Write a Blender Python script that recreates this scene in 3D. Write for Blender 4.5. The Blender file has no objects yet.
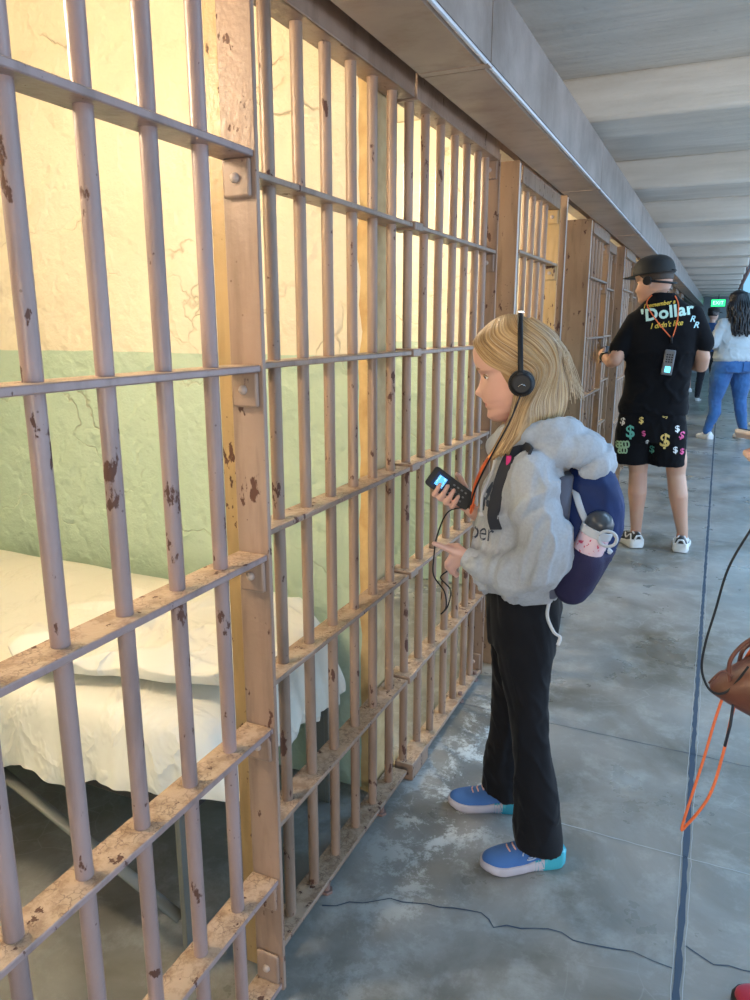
import bpy, bmesh, math, random
from mathutils import Vector, Matrix, Euler, noise
from mathutils.bvhtree import BVHTree
C = bpy.context.scene.collection
S = bpy.context.scene
PI = math.pi
random.seed(7)

# ------------------------------------------------------------------ camera, world, light, exposure
cam_d = bpy.data.cameras.new('camera'); cam = bpy.data.objects.new('camera', cam_d); C.objects.link(cam)
cam_d.sensor_fit = 'HORIZONTAL'; cam_d.sensor_width = 36.0; cam_d.lens = 36.0 * 740.0 / 750.0
cam_d.clip_start = 0.02; cam_d.clip_end = 200
cam.location = (0, 0, 1.40)
fwd = Vector((-0.40423, 0.88555, -0.22889))
cam.rotation_euler = fwd.to_track_quat('-Z', 'Y').to_euler()
S.camera = cam
S.view_settings.view_transform = 'Standard'; S.view_settings.look = 'None'
S.view_settings.gamma = 1.0; S.view_settings.use_curve_mapping = False
S.view_settings.exposure = 0.40
w = bpy.data.worlds.new('sky'); S.world = w; w.use_nodes = True
bg = w.node_tree.nodes['Background']; bg.inputs[0].default_value = (0.30, 0.66, 1.0, 1); bg.inputs[1].default_value = .8

def area(name, loc, target, size, size_y, power, col):
    d = bpy.data.lights.new(name, 'AREA'); d.shape = 'RECTANGLE'; d.size = size; d.size_y = size_y
    d.energy = power; d.color = col
    o = bpy.data.objects.new(name, d); C.objects.link(o); o.location = loc
    o.rotation_euler = (Vector(target) - Vector(loc)).to_track_quat('-Z', 'Y').to_euler()
    return o
# the skylight over the open hall, added fills from the hall side and from behind the camera, the lamps inside the cells
area('hall_skylight', (1.95, 5.0, 6.0), (1.2, 5.0, 0), 1.6, 20.0, 1000, (0.44, 0.68, 1.0))
area('hall_side_fill', (4.4, 7.0, .95), (-.4, 7.0, 2.25), 24.0, 1.5, 300, (0.70, 0.80, 1.0))  # added fill low in the hall, tilted up to brighten the gallery ceiling
area('warm_back_fill', (1.3, -4.5, .9), (0.0, 4.0, 2.3), 2.0, 1.2, 105, (1.0, 0.80, 0.56))  # added warm light for the ceiling beam faces, no real window
def cell_lamp(x, y, z, power, r=0.06):
    d = bpy.data.lights.new('cell_light', 'POINT'); d.energy = power; d.color = (1.0, 0.84, 0.60); d.shadow_soft_size = r
    o = bpy.data.objects.new('cell_light', d); C.objects.link(o); o.location = (x, y, z)
cell_lamp(-1.45, 0.60, 1.98, 42, 0.1)
cell_lamp(-1.70, 2.75, 1.95, 42, 0.1)
for yy in (4.9, 6.8, 8.6, 10.4, 12.2): cell_lamp(-1.70, yy, 1.95, 30, 0.1)

# ------------------------------------------------------------------ helpers
class MB:
    def __init__(s): s.v = []; s.f = []; s.m = []
    def add(s, vs, fs, mi=0):
        o = len(s.v); s.v += [tuple(v) for v in vs]; s.f += [tuple(i + o for i in f) for f in fs]; s.m += [mi] * len(fs)
        return s
    def box(s, x0, x1, y0, y1, z0, z1, mi=0):
        vs = [(x, y, z) for z in (z0, z1) for y in (y0, y1) for x in (x0, x1)]
        return s.add(vs, [(0,2,3,1),(4,5,7,6),(0,1,5,4),(2,6,7,3),(0,4,6,2),(1,3,7,5)], mi)
    def rings(s, rs, cap=True, mi=0, closed=False):
        n = len(rs[0]); vs = [p for r in rs for p in r]; fs = []
        m = len(rs)
        for i in range(m if closed else m - 1):
            for j in range(n):
                a, b = i * n + j, i * n + (j + 1) % n
                c, d = ((i + 1) % m) * n + (j + 1) % n, ((i + 1) % m) * n + j
                fs.append((a, b, c, d))
        if cap and not closed:
            fs.append(tuple(reversed(range(n)))); fs.append(tuple(range((m - 1) * n, m * n)))
        return s.add(vs, fs, mi)
    def tube(s, pts, r, n=10, cap=True, mi=0, flat=1.0, up=None):
        pts = [Vector(p) for p in pts]; rr = r if isinstance(r, (list, tuple)) else [r] * len(pts)
        rs = []; prev = None
        for i, p in enumerate(pts):
            t = (pts[min(i + 1, len(pts) - 1)] - pts[max(i - 1, 0)]).normalized()
            if prev is None:
                q = Vector(up) if up else (Vector((0, 0, 1)) if abs(t.z) < .9 else Vector((1, 0, 0)))
            else: q = prev
            a = (q - t * q.dot(t)).normalized(); b = t.cross(a); prev = a
            rs.append([p + a * math.cos(k * 2 * PI / n) * rr[i] * flat + b * math.sin(k * 2 * PI / n) * rr[i] for k in range(n)])
        return s.rings(rs, cap, mi)
    def cyl(s, p0, p1, r, n=16, r1=None, mi=0): return s.tube([p0, p1], [r, r if r1 is None else r1], n, True, mi)
    def ball(s, c, r, n=16, mi=0, M=None):
        r = (r, r, r) if not isinstance(r, (tuple, list)) else r; rs = []
        for i in range(1, n):
            th = PI * i / n
            ring = [Vector((r[0] * math.sin(th) * math.cos(2 * PI * k / (2 * n)), r[1] * math.sin(th) * math.sin(2 * PI * k / (2 * n)), r[2] * math.cos(th))) for k in range(2 * n)]
            if M: ring = [M @ q for q in ring]
            rs.append([q + Vector(c) for q in reversed(ring)])
        return s.rings(rs, True, mi)
    def chain(s, pr, n=14, mi=0):
        """tapered limb: cones with balls at the joints (fused later by a remesh)"""
        for (p, r), (q, t) in zip(pr, pr[1:]): s.cyl(p, q, r, n, t, mi)
        for p, r in pr: s.ball(p, r, 8, mi)
        return s
    def hoops(s, hs, n=40, e=2.0, mi=0, cap=True):
        """horizontal elliptic rings (cx, cy, z, rx, ry)"""
        rs = []
        for h in hs:
            cx, cy, z, rx, ry = h[:5]
            ring = []
            for k in range(n):
                a = 2 * PI * k / n; ca, sa = math.cos(a), math.sin(a)
                ring.append((cx + rx * math.copysign(abs(ca) ** (2 / e), ca), cy + ry * math.copysign(abs(sa) ** (2 / e), sa), z))
            rs.append(ring)
        return s.rings(rs, cap, mi)
    def build(s, name, mat, parent=None, smooth=False, bevel=0, seg=2, remesh=0, sm=0, solid=0, sub=0, auto=None):
        me = bpy.data.meshes.new(name); me.from_pydata(s.v, [], s.f)
        mats = mat if isinstance(mat, (list, tuple)) else [mat]
        for m in mats: me.materials.append(m)
        if len(mats) > 1:
            for p, i in zip(me.polygons, s.m): p.material_index = i
        b = bmesh.new(); b.from_mesh(me); bmesh.ops.recalc_face_normals(b, faces=b.faces); b.to_mesh(me); b.free()
        o = bpy.data.objects.new(name, me); C.objects.link(o)
        if remesh:
            q = o.modifiers.new('r', 'REMESH'); q.mode = 'VOXEL'; q.voxel_size = remesh
            if sm: q = o.modifiers.new('s', 'SMOOTH'); q.iterations = sm; q.factor = .5
            bake(o)
            for m in mats:
                if m.name not in [x.name for x in o.data.materials if x]: o.data.materials.append(m)
        if solid: q = o.modifiers.new('so', 'SOLIDIFY'); q.thickness = solid; q.offset = 0
        if bevel: q = o.modifiers.new('b', 'BEVEL'); q.width = bevel; q.segments = seg; q.limit_method = 'ANGLE'; q.angle_limit = math.radians(40)
        if sub: q = o.modifiers.new('u', 'SUBSURF'); q.levels = sub; q.render_levels = sub
        if smooth or bevel:
            for p in o.data.polygons: p.use_smooth = True
        if (bevel or auto) and not remesh:
            try: o.data.set_sharp_from_angle(angle=math.radians(auto or 35))
            except Exception: pass
        if parent: o.parent = parent
        return o
def bake(o):
    dg = bpy.context.evaluated_depsgraph_get(); dg.update()
    me = bpy.data.meshes.new_from_object(o.evaluated_get(dg)); old = o.data
    o.modifiers.clear(); o.data = me; me.name = old.name
    return o
def tag(o, label, cat, group=None):
    o['label'] = label; o['category'] = cat
    if group: o['group'] = group
    return o
def thing(name, label, cat, loc=(0,0,0), rotz=0, group=None):
    o = bpy.data.objects.new(name, None); C.objects.link(o); o.location = loc; o.rotation_euler = (0, 0, rotz)
    o.empty_display_size = .1
    return tag(o, label, cat, group)
def struct(o): o['kind'] = 'structure'; return o
def dup(root, loc, rotz, label, group=None):
    r = root.copy(); C.objects.link(r); r.location = loc; r.rotation_euler = (0, 0, rotz); r['label'] = label
    if group: r['group'] = group
    for ch in list(root.children):
        c = ch.copy(); C.objects.link(c); c.parent = r
        for g in list(ch.children):
            d = g.copy(); C.objects.link(d); d.parent = c
    return r
def wr(o, amp, scale, oct=3, dirs=None, seed=0, mask=None, axis=None):
    """cloth folds: push vertices along their normals; ridges run along axis"""
    me = o.data; sc = Vector(dirs) if dirs else Vector((1, 1, 1)); ax = Vector(axis).normalized() if axis else None
    ns = [v.normal.copy() for v in me.vertices]
    for v, n in zip(me.vertices, ns):
        p = v.co.copy()
        if ax: p = p - ax * p.dot(ax) * .72
        p = Vector((p.x * sc.x, p.y * sc.y, p.z * sc.z)) * scale + Vector((seed, seed * .7, 3.1))
        p += Vector((noise.noise(p * .6), noise.noise(p * .6 + Vector((7, 1, 3))), 0)) * .7
        t = noise.fractal(p, 1.0, 2.0, oct); t = max(-.22, .38 - 2 * abs(t)) * 1.3
        v.co += n * (amp * t * (mask(v.co) if mask else 1.0))
    for p in me.polygons: p.use_smooth = True
    me.update(); return o

# ------------------------------------------------------------------ materials
MATS = {}
def mat(name, col, rough=.6, metal=0, emit=None, estr=1.0, spec=.5, trans=0, sheen=0, alpha=1):
    m = bpy.data.materials.new(name); m.use_nodes = True; b = m.node_tree.nodes['Principled BSDF']
    b.inputs['Base Color'].default_value = (*col, 1); b.inputs['Roughness'].default_value = rough; b.inputs['Metallic'].default_value = metal
    b.inputs['Specular IOR Level'].default_value = spec
    if emit: b.inputs['Emission Color'].default_value = (*emit, 1); b.inputs['Emission Strength'].default_value = estr
    if trans: b.inputs['Transmission Weight'].default_value = trans
    if sheen: b.inputs['Sheen Weight'].default_value = sheen
    MATS[name] = m; return m
class NT:
    def __init__(s, m): s.t = m.node_tree; s.b = s.t.nodes['Principled BSDF']; s.tc = s.n('ShaderNodeTexCoord')
    def n(s, k, **kw):
        x = s.t.nodes.new(k)
        for a, v in kw.items(): setattr(x, a, v)
        return x
    def l(s, a, b): s.t.links.new(a, b)
    def geo(s, out='Position'):
        return s.n('ShaderNodeNewGeometry').outputs[out]
    def noise(s, scale, detail=4, vec=None, rough=.55, dist=0, sc=None):
        x = s.n('ShaderNodeTexNoise'); x.inputs['Scale'].default_value = scale; x.inputs['Detail'].default_value = detail
        x.inputs['Roughness'].default_value = rough; x.inputs['Distortion'].default_value = dist
        v = vec or s.geo()
        if sc:
            mp = s.n('ShaderNodeMapping'); mp.inputs['Scale'].default_value = sc; s.l(v, mp.inputs[0]); v = mp.outputs[0]
        s.l(v, x.inputs['Vector']); return x.outputs['Fac']
    def vor(s, scale, feat='DISTANCE_TO_EDGE', vec=None, sc=None):
        x = s.n('ShaderNodeTexVoronoi'); x.feature = feat; x.inputs['Scale'].default_value = scale
        v = vec or s.geo()
        if sc:
            mp = s.n('ShaderNodeMapping'); mp.inputs['Scale'].default_value = sc; s.l(v, mp.inputs[0]); v = mp.outputs[0]
        s.l(v, x.inputs['Vector']); return x.outputs['Distance']
    def ramp(s, fac, stops, interp='LINEAR'):
        x = s.n('ShaderNodeValToRGB'); x.color_ramp.interpolation = interp; e = x.color_ramp.elements
        while len(e) > 1: e.remove(e[-1])
        for i, (p, c) in enumerate(stops):
            c = (c, c, c) if not isinstance(c, (tuple, list)) else c
            k = e[0] if i == 0 else e.new(p)
            k.position = p; k.color = (*c, 1)
        s.l(fac, x.inputs[0]); return x.outputs[0]
    def mix(s, fac, a, b, mode='MIX'):
        x = s.n('ShaderNodeMix'); x.data_type = 'RGBA'; x.blend_type = mode
        for i, q in ((0, fac), (6, a), (7, b)):
            if isinstance(q, (int, float)): x.inputs[i].default_value = q
            elif isinstance(q, (tuple, list)): x.inputs[i].default_value = (*q, 1)
            else: s.l(q, x.inputs[i])
        return x.outputs[2]
    def math(s, op, a, b=0, c=None):
        x = s.n('ShaderNodeMath'); x.operation = op
        for i, q in enumerate((a, b) if c is None else (a, b, c)):
            if isinstance(q, (int, float)): x.inputs[i].default_value = q
            else: s.l(q, x.inputs[i])
        return x.outputs[0]
    def sep(s, v):
        x = s.n('ShaderNodeSeparateXYZ'); s.l(v, x.inputs[0]); return x.outputs
    def comb(s, x_, y_, z_):
        x = s.n('ShaderNodeCombineXYZ')
        for i, q in enumerate((x_, y_, z_)):
            if isinstance(q, (int, float)): x.inputs[i].default_value = q
            else: s.l(q, x.inputs[i])
        return x.outputs[0]
    def base(s, c): s.l(c, s.b.inputs['Base Color'])
    def rough(s, c): s.l(c, s.b.inputs['Roughness'])
    def bump(s, h, strength=.3, dist=.01):
        x = s.n('ShaderNodeBump'); x.inputs['Strength'].default_value = strength; x.inputs['Distance'].default_value = dist
        s.l(h, x.inputs['Height']); s.l(x.outputs[0], s.b.inputs['Normal'])

def paint_mat(name, base, worn, chip=(0.09, 0.035, 0.022), chips=.65, tops=True):
    m = mat(name, base, .42); t = NT(m)
    big = t.noise(7, 4, sc=(1, 1, .5)); col = t.mix(t.ramp(big, [(.35, 0), (.7, 1)]), base, worn)
    streak = t.ramp(t.noise(16, 4, sc=(1.6, 1.6, .22)), [(.50, 0), (.68, 1)])
    col = t.mix(t.math('MULTIPLY', streak, .6), col, tuple(c * .62 for c in worn))
    nz = t.sep(t.geo('Normal'))[2]
    if tops:                                                # crazed, dusty old paint on the upper faces of the flat rails
        top = t.ramp(nz, [(.7, 0), (.9, 1)])
        wv = t.n('ShaderNodeVectorMath'); wv.operation = 'ADD'; nn = t.n('ShaderNodeTexNoise'); nn.inputs['Scale'].default_value = 60; nn.inputs['Detail'].default_value = 3; t.l(t.geo(), nn.inputs['Vector'])
        sv = t.n('ShaderNodeVectorMath'); sv.operation = 'SCALE'; sv.inputs['Scale'].default_value = .03; t.l(nn.outputs['Color'], sv.inputs[0]); t.l(t.geo(), wv.inputs[0]); t.l(sv.outputs[0], wv.inputs[1])
        cr = t.math('MULTIPLY', t.ramp(t.vor(62, vec=wv.outputs[0]), [(0, 1), (.09, 0)]), t.ramp(t.noise(17, 3), [(.44, 0), (.56, 1)])); blot = t.ramp(t.noise(30, 6, rough=.7), [(.47, 0), (.60, 1)])
        dust = t.mix(t.math('MULTIPLY', blot, .65), (0.44, 0.31, 0.22), (0.21, 0.115, 0.065))
        dust = t.mix(t.math('MULTIPLY', cr, .75), dust, (0.13, 0.07, 0.05))
        col = t.mix(top, col, dust)
    f1 = t.noise(34, 5, sc=(1, 1, .45), rough=.6); f2 = t.noise(2.1, 2)
    ch = t.ramp(t.math('ADD', f1, t.math('MULTIPLY', f2, .22)), [(chips + .10, 0), (chips + .125, 1)])
    col = t.mix(ch, col, chip)
    sp = t.ramp(t.vor(60, 'F1'), [(.09, 1), (.13, 0)]); sel = t.ramp(t.noise(9, 2), [(.56, 0), (.60, 1)])
    col = t.mix(t.math('MULTIPLY', t.math('MULTIPLY', sp, sel), .7), col, chip)
    t.base(col); t.rough(t.math('MULTIPLY_ADD', ch, .3, .38))
    t.bump(t.math('ADD', t.math('MULTIPLY', ch, -1.5), t.noise(60, 4)), .35, .004)
    return m
M_door = paint_mat('pink_grey_paint', (0.315, 0.220, 0.205), (0.265, 0.178, 0.158))
M_plate = paint_mat('plate_paint', (0.33, 0.225, 0.175), (0.27, 0.17, 0.12), tops=False)
M_grille = paint_mat('tan_paint', (0.31, 0.205, 0.148), (0.25, 0.155, 0.105))
M_far = paint_mat('tan_paint_far', (0.32, 0.205, 0.130), (0.25, 0.15, 0.09))
M_jamb = paint_mat('lamplit_jamb_paint', (0.44, 0.30, 0.15), (0.36, 0.23, 0.10), tops=False)  # yellow tone is the cell lamp's warm light put into the paint colour
M_bolt = mat('painted_bolt', (0.42, 0.32, 0.27), .35)

def soffit_mat():
    m = mat('beam_paint', (0.42, 0.36, 0.31), .38); t = NT(m)
    n1 = t.noise(3, 5); col = t.mix(t.ramp(n1, [(.3, 0), (.7, 1)]), (0.38, 0.29, 0.23), (0.29, 0.22, 0.18))
    s = t.ramp(t.noise(5, 5, sc=(1, 1.5, .5), rough=.65), [(.50, 0), (.68, 1)]); col = t.mix(t.math('MULTIPLY', s, .65), col, (0.20, 0.13, 0.09))
    t.base(col); t.rough(t.ramp(n1, [(.2, .28), (.8, .48)])); t.bump(t.noise(40, 4), .12, .004); return m
M_soffit = soffit_mat()
def beam_face_mat():
    m = mat('beam_face_paint', (0.36, 0.33, 0.34), .4); t = NT(m)
    col = t.mix(t.ramp(t.noise(4, 6, rough=.65), [(.35, 0), (.68, 1)]), (0.38, 0.31, 0.28), (0.20, 0.155, 0.13))
    t.base(col); t.bump(t.noise(50, 4), .12, .004); return m
M_beam = beam_face_mat()
def conc_ceiling():
    m = mat('painted_concrete', (0.6, 0.57, 0.52), .6); t = NT(m)
    col = t.mix(t.ramp(t.noise(2.2, 5, sc=(.5, 2, 2)), [(.35, 0), (.7, 1)]), (0.78, 0.74, 0.68), (0.62, 0.58, 0.52))
    boards = t.ramp(t.noise(12, 3, sc=(.12, 1.6, 1.6)), [(.3, 0), (.7, 1)])
    col = t.mix(t.math('MULTIPLY', boards, .25), col, (0.36, 0.33, 0.30))
    t.base(col); t.bump(t.math('ADD', boards, t.noise(30, 4)), .4, .01); return m
M_ceil = conc_ceiling()
def wall_mat():
    m = mat('two_tone_plaster', (0.8, 0.72, 0.55), .55); t = NT(m)
    z = t.sep(t.geo())[2]; lim = t.math('ADD', z, t.math('MULTIPLY', t.noise(9, 3), .012))
    g = t.ramp(lim, [(0, 1), (.5, 1), (.501, 0)]); 
    k = t.n('ShaderNodeMapRange'); k.inputs['From Min'].default_value = 1.325; k.inputs['From Max'].default_value = 1.329
    t.l(lim, k.inputs[0])
    cream = t.mix(t.ramp(t.noise(2.5, 4), [(.35, 0), (.7, 1)]), (0.80, 0.71, 0.56), (0.73, 0.635, 0.48))
    green = t.mix(t.ramp(t.noise(2.5, 4), [(.35, 0), (.7, 1)]), (0.47, 0.58, 0.46), (0.42, 0.54, 0.42))
    col = t.mix(k.outputs[0], green, cream)
    warp = t.n('ShaderNodeVectorMath'); warp.operation = 'ADD'
    nz = t.n('ShaderNodeTexNoise'); nz.inputs['Scale'].default_value = 5; nz.inputs['Detail'].default_value = 4; t.l(t.geo(), nz.inputs['Vector'])
    mm = t.n('ShaderNodeVectorMath'); mm.operation = 'SCALE'; mm.inputs['Scale'].default_value = .35; t.l(nz.outputs['Color'], mm.inputs[0])
    t.l(t.geo(), warp.inputs[0]); t.l(mm.outputs[0], warp.inputs[1])
    e = t.vor(2.3, vec=warp.outputs[0]); cr = t.math('MULTIPLY', t.ramp(e, [(0, 1), (.012, 0)]), t.ramp(t.noise(3.3, 2), [(.5, 0), (.62, 1)]))
    col = t.mix(t.math('MULTIPLY', cr, .45), col, (0.36, 0.27, 0.15))
    t.base(col)
    h = t.math('ADD', t.math('MULTIPLY', t.noise(14, 5, rough=.6), 1.0), t.math('MULTIPLY', t.ramp(t.noise(5, 3), [(.45, 0), (.52, 1)]), .35))
    t.bump(t.math('SUBTRACT', h, t.math('MULTIPLY', cr, .35)), .7, .02); return m
M_wall = wall_mat()
def floor_mat():
    m = mat('polished_concrete', (0.3, 0.29, 0.27), .3); t = NT(m)
    pos = t.geo(); x, y, z = t.sep(pos)
    n1 = t.noise(1.7, 7, rough=.6, dist=.5)
    col = t.mix(t.ramp(n1, [(.3, 0), (.66, 1)]), (0.115, 0.10, 0.075), (0.31, 0.30, 0.285))
    n2 = t.ramp(t.noise(6.0, 9, rough=.74, dist=.25), [(.50, 0), (.64, 1)])
    col = t.mix(t.math('MULTIPLY', n2, .35), col, (0.45, 0.45, 0.43))
    # pale mineral bloom along the cell fronts
    near = t.ramp(t.math('ABSOLUTE', t.math('ADD', x, .60)), [(.02, 1), (.20, 0)])
    bl = t.ramp(t.noise(9, 9, rough=.8, dist=.2), [(.50, 0), (.56, 1)])
    sel = t.ramp(t.math('ABSOLUTE', t.math('SUBTRACT', y, 2.1)), [(.15, 1), (.75, 0)])
    col = t.mix(t.math('MULTIPLY', t.math('MULTIPLY', near, bl), t.math('MULTIPLY_ADD', sel, .85, .12)), col, (0.75, 0.77, 0.76))
    # fine crazing
    wv = t.n('ShaderNodeVectorMath'); wv.operation = 'ADD'; nn = t.n('ShaderNodeTexNoise'); nn.inputs['Scale'].default_value = 3; t.l(pos, nn.inputs['Vector'])
    sv = t.n('ShaderNodeVectorMath'); sv.operation = 'SCALE'; sv.inputs['Scale'].default_value = .25; t.l(nn.outputs['Color'], sv.inputs[0])
    t.l(pos, wv.inputs[0]); t.l(sv.outputs[0], wv.inputs[1])
    cz = t.math('MULTIPLY', t.ramp(t.vor(9, vec=wv.outputs[0]), [(0, 1), (.02, 0)]), t.ramp(t.noise(1.3, 2), [(.5, 0), (.62, 1)]))
    col = t.mix(t.math('MULTIPLY', cz, .3), col, (0.44, 0.44, 0.42))
    t.base(col)
    t.rough(t.ramp(t.noise(2.6, 6, rough=.65), [(.3, .22), (.7, .46)]))
    t.bump(t.noise(22, 5), .10, .004); return m
M_floor = floor_mat()
M_gap = mat('dark_joint', (0.035, 0.055, 0.09), .6)
M_lip = mat('worn_joint_edge', (0.42, 0.43, 0.43), .5)
M_dark = mat('dark_steel', (0.035, 0.03, 0.028), .6)
M_fold = mat('grey_painted_steel', (0.16, 0.16, 0.14), .45)
def cloth_mat(name, col, col2=None, rough=.85, scale=500, bump=.15, sheen=.2, big=8):
    m = mat(name, col, rough, sheen=sheen); t = NT(m)
    col2 = col2 or tuple(c * .82 for c in col); o = t.tc.outputs['Object']
    t.base(t.mix(t.ramp(t.noise(big, 4, vec=o), [(.35, 0), (.7, 1)]), col, col2)); t.bump(t.noise(scale, 2, vec=o), bump, .002); return m
M_sheet = cloth_mat('cotton_sheet', (0.80, 0.76, 0.66), (0.75, 0.71, 0.61), big=3)
_t = NT(M_sheet); _o = _t.tc.outputs['Object']; _a = _t.noise(5, 3, vec=_o, dist=.6, sc=(1, 1.8, 1)); _b = _t.math('ABSOLUTE', _t.math('SUBTRACT', _t.noise(4.2, 4, vec=_o, dist=.5, sc=(1.3, 1, 1)), .5))
_t.bump(_t.math('ADD', _a, _t.ramp(_b, [(0, 1), (.05, .35), (.2, 0)])), .45, .012)

# ------------------------------------------------------------------ setting
def strip(name, x0, x1, y0, y1, z0, z1, m, bevel=0):
    return struct(MB().box(x0, x1, y0, y1, z0, z1).build(name, m, bevel=bevel))
strip('floor', -3.4, 5.0, -6.5, 25.0, -.12, 0, M_floor)
# sawn joint along the corridor with its worn pale lips
def wavy(name, pts, wd, m, z=.0012, n=90, j=.002):
    mb = MB(); P = []
    for (a, b) in zip(pts, pts[1:]):
        k = max(2, int((Vector(b) - Vector(a)).length / .03))
        P += [Vector(a).lerp(Vector(b), i / k) for i in range(k)]
    P.append(Vector(pts[-1])); vs = []; fs = []
    for i, p in enumerate(P):
        t = (P[min(i + 1, len(P) - 1)] - P[max(0, i - 1)]).normalized(); nrm = Vector((-t.y, t.x))
        d = nrm * (noise.noise(Vector((p.x * 30, p.y * 30, wd * 900))) * j)
        ww = wd * (.75 + .5 * noise.noise(Vector((p.x * 60, p.y * 40, 5))))
        for sgn in (-1, 1): q = p + d + nrm * ww * sgn; vs.append((q.x, q.y, z))
        if i: a = 2 * i; fs.append((a - 2, a - 1, a + 1, a))
    mb.add(vs, fs); return struct(mb.build(name, m))
wavy('trim_1', [(0.047, .9), (0.046, 25)], .0095, M_gap, j=.0022)
wavy('trim_2', [(0.036, .9), (0.035, 25)], .0012, M_lip, z=.0016, j=.0035)
wavy('trim_3', [(0.060, .9), (0.059, 25)], .0010, M_lip, z=.0016, j=.0045)
wavy('trim_4', [(-.765, 1.36), (-.62, 1.45), (-.50, 1.48), (-.40, 1.505), (-.36, 1.47), (-.24, 1.52), (-.15, 1.51), (-.05, 1.535), (.036, 1.525)], .0022, M_gap, j=.012)
wavy('trim_5', [(.058, 1.60), (.12, 1.575), (.30, 1.60), (.6, 1.58)], .002, M_gap, j=.01)
for i, y in enumerate((1.905, 2.45, 5.25, 8.1, 11.0, 14.0, 17.0)):
    wavy('trim_%d' % (6 + i), [(-.80, y + .02), (2.5, y)], .0022 if i != 1 else .0016, M_lip if i == 0 else M_gap, j=.004)
strip('wall_cell_back', -3.4, -3.2, -1.2, 25, 0, 2.43, M_wall)
strip('wall_hall_side', 5.0, 5.2, -6.5, 25, -.1, .35, M_ceil)
strip('wall_corridor_end', -3.4, 5.2, 25.0, 25.2, 0, 2.35, mat('end_wall_paint', (0.30, 0.32, 0.34), .6))
for i in range(6): strip('window_%d' % (i + 1), .4 + i * .8, .46 + i * .8, 25.02, 25.1, 2.35, 6.0, M_fold)
strip('ceiling', -3.4, .27, -1.5, 25, 2.43, 2.50, M_ceil)
for i in range(15):
    y = -.02 + 1.775 * i
    strip('trim_%d' % (20 + i), -.79, .27, y, y + .34, 2.25, 2.44, M_ceil, .02)
strip('ceiling_cells', -3.2, -.84, -1.5, 25, 2.40, 2.43, mat('cell_ceiling_paint', (0.75, 0.68, 0.52), .6))
strip('wall_header', -.86, -.80, -1.5, 25, 2.03, 2.48, M_soffit)
# partitions between the cells
parts = [-.10, 1.83, 3.74, 5.75, 7.45, 9.2, 10.95, 12.7, 14.5]
for i, y in enumerate(parts): strip('wall_partition_%d' % (i + 1), -3.2, -.845, y, y + .14, 0, 2.40, M_wall, .01)
# peeled plaster arris / steel stop on the nearest partition
mb = MB(); rs = []
for k in range(70):
    z = k / 69 * 2.39; a = noise.noise(Vector((0, 0, z * 9))) * .012
    rs.append([(-.89 + a * 1.4, 1.832, z), (-.845 - .004, 1.822 + a * .5, z), (-.835 + a * .3, 1.84, z), (-.835 + a * .3, 1.97, z), (-.85, 1.975, z)])
struct(mb.rings(rs).build('trim_40', cloth_mat('rough_ochre_plaster', (0.62, 0.44, 0.22), (0.45, 0.28, 0.12), big=14, scale=60, bump=.6, sheen=0)))

# the long sheet-steel locking gear box above the doors, in bolted lengths
joints = [-1.5, .1, 1.85, 3.61, 5.43, 7.2, 8.95, 10.7, 12.5, 14.3, 16.1, 18, 20, 22, 25]
for i, (a, b) in enumerate(zip(joints, joints[1:])):
    t = thing('gear_box', 'long painted steel box above the cell doors, ' + ('length behind the viewer', 'nearest length in view, at top centre', 'second length, ending above the far pilasters', 'third length', 'fourth length, left of the black cap')[i] if i < 5 else 'far length of the long steel box over the cells, far end of the corridor', 'steel box', (-.55, a, 1.985), 0, 'steel boxes over the cell doors')
    mb = MB(); L = b - a - .006
    mb.rings([[(-.165, y, .0), (-.012, y, .0), (0, y, .012), (0, y, .19), (-.012, y, .202), (-.165, y, .202)] for y in (0, L)])
    mb.build('casing', [M_soffit], t)
    f = MB().box(.0005, .0035, 0, L, .012, .19); f.build('front_plate', M_beam, t)
    MB().tube([(.001, 0, .004), (.001, L, .004)], .0055, 8).build('edge_strip', mat('bare_edge', (.62, .62, .66), .3, .2) if 'bare_edge' not in MATS else MATS['bare_edge'], t)
    MB().box(-.165, .006, L - .03, L - .004, -.002, .0005).build('seam_strip', M_dark if 0 else M_soffit, t)

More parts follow.
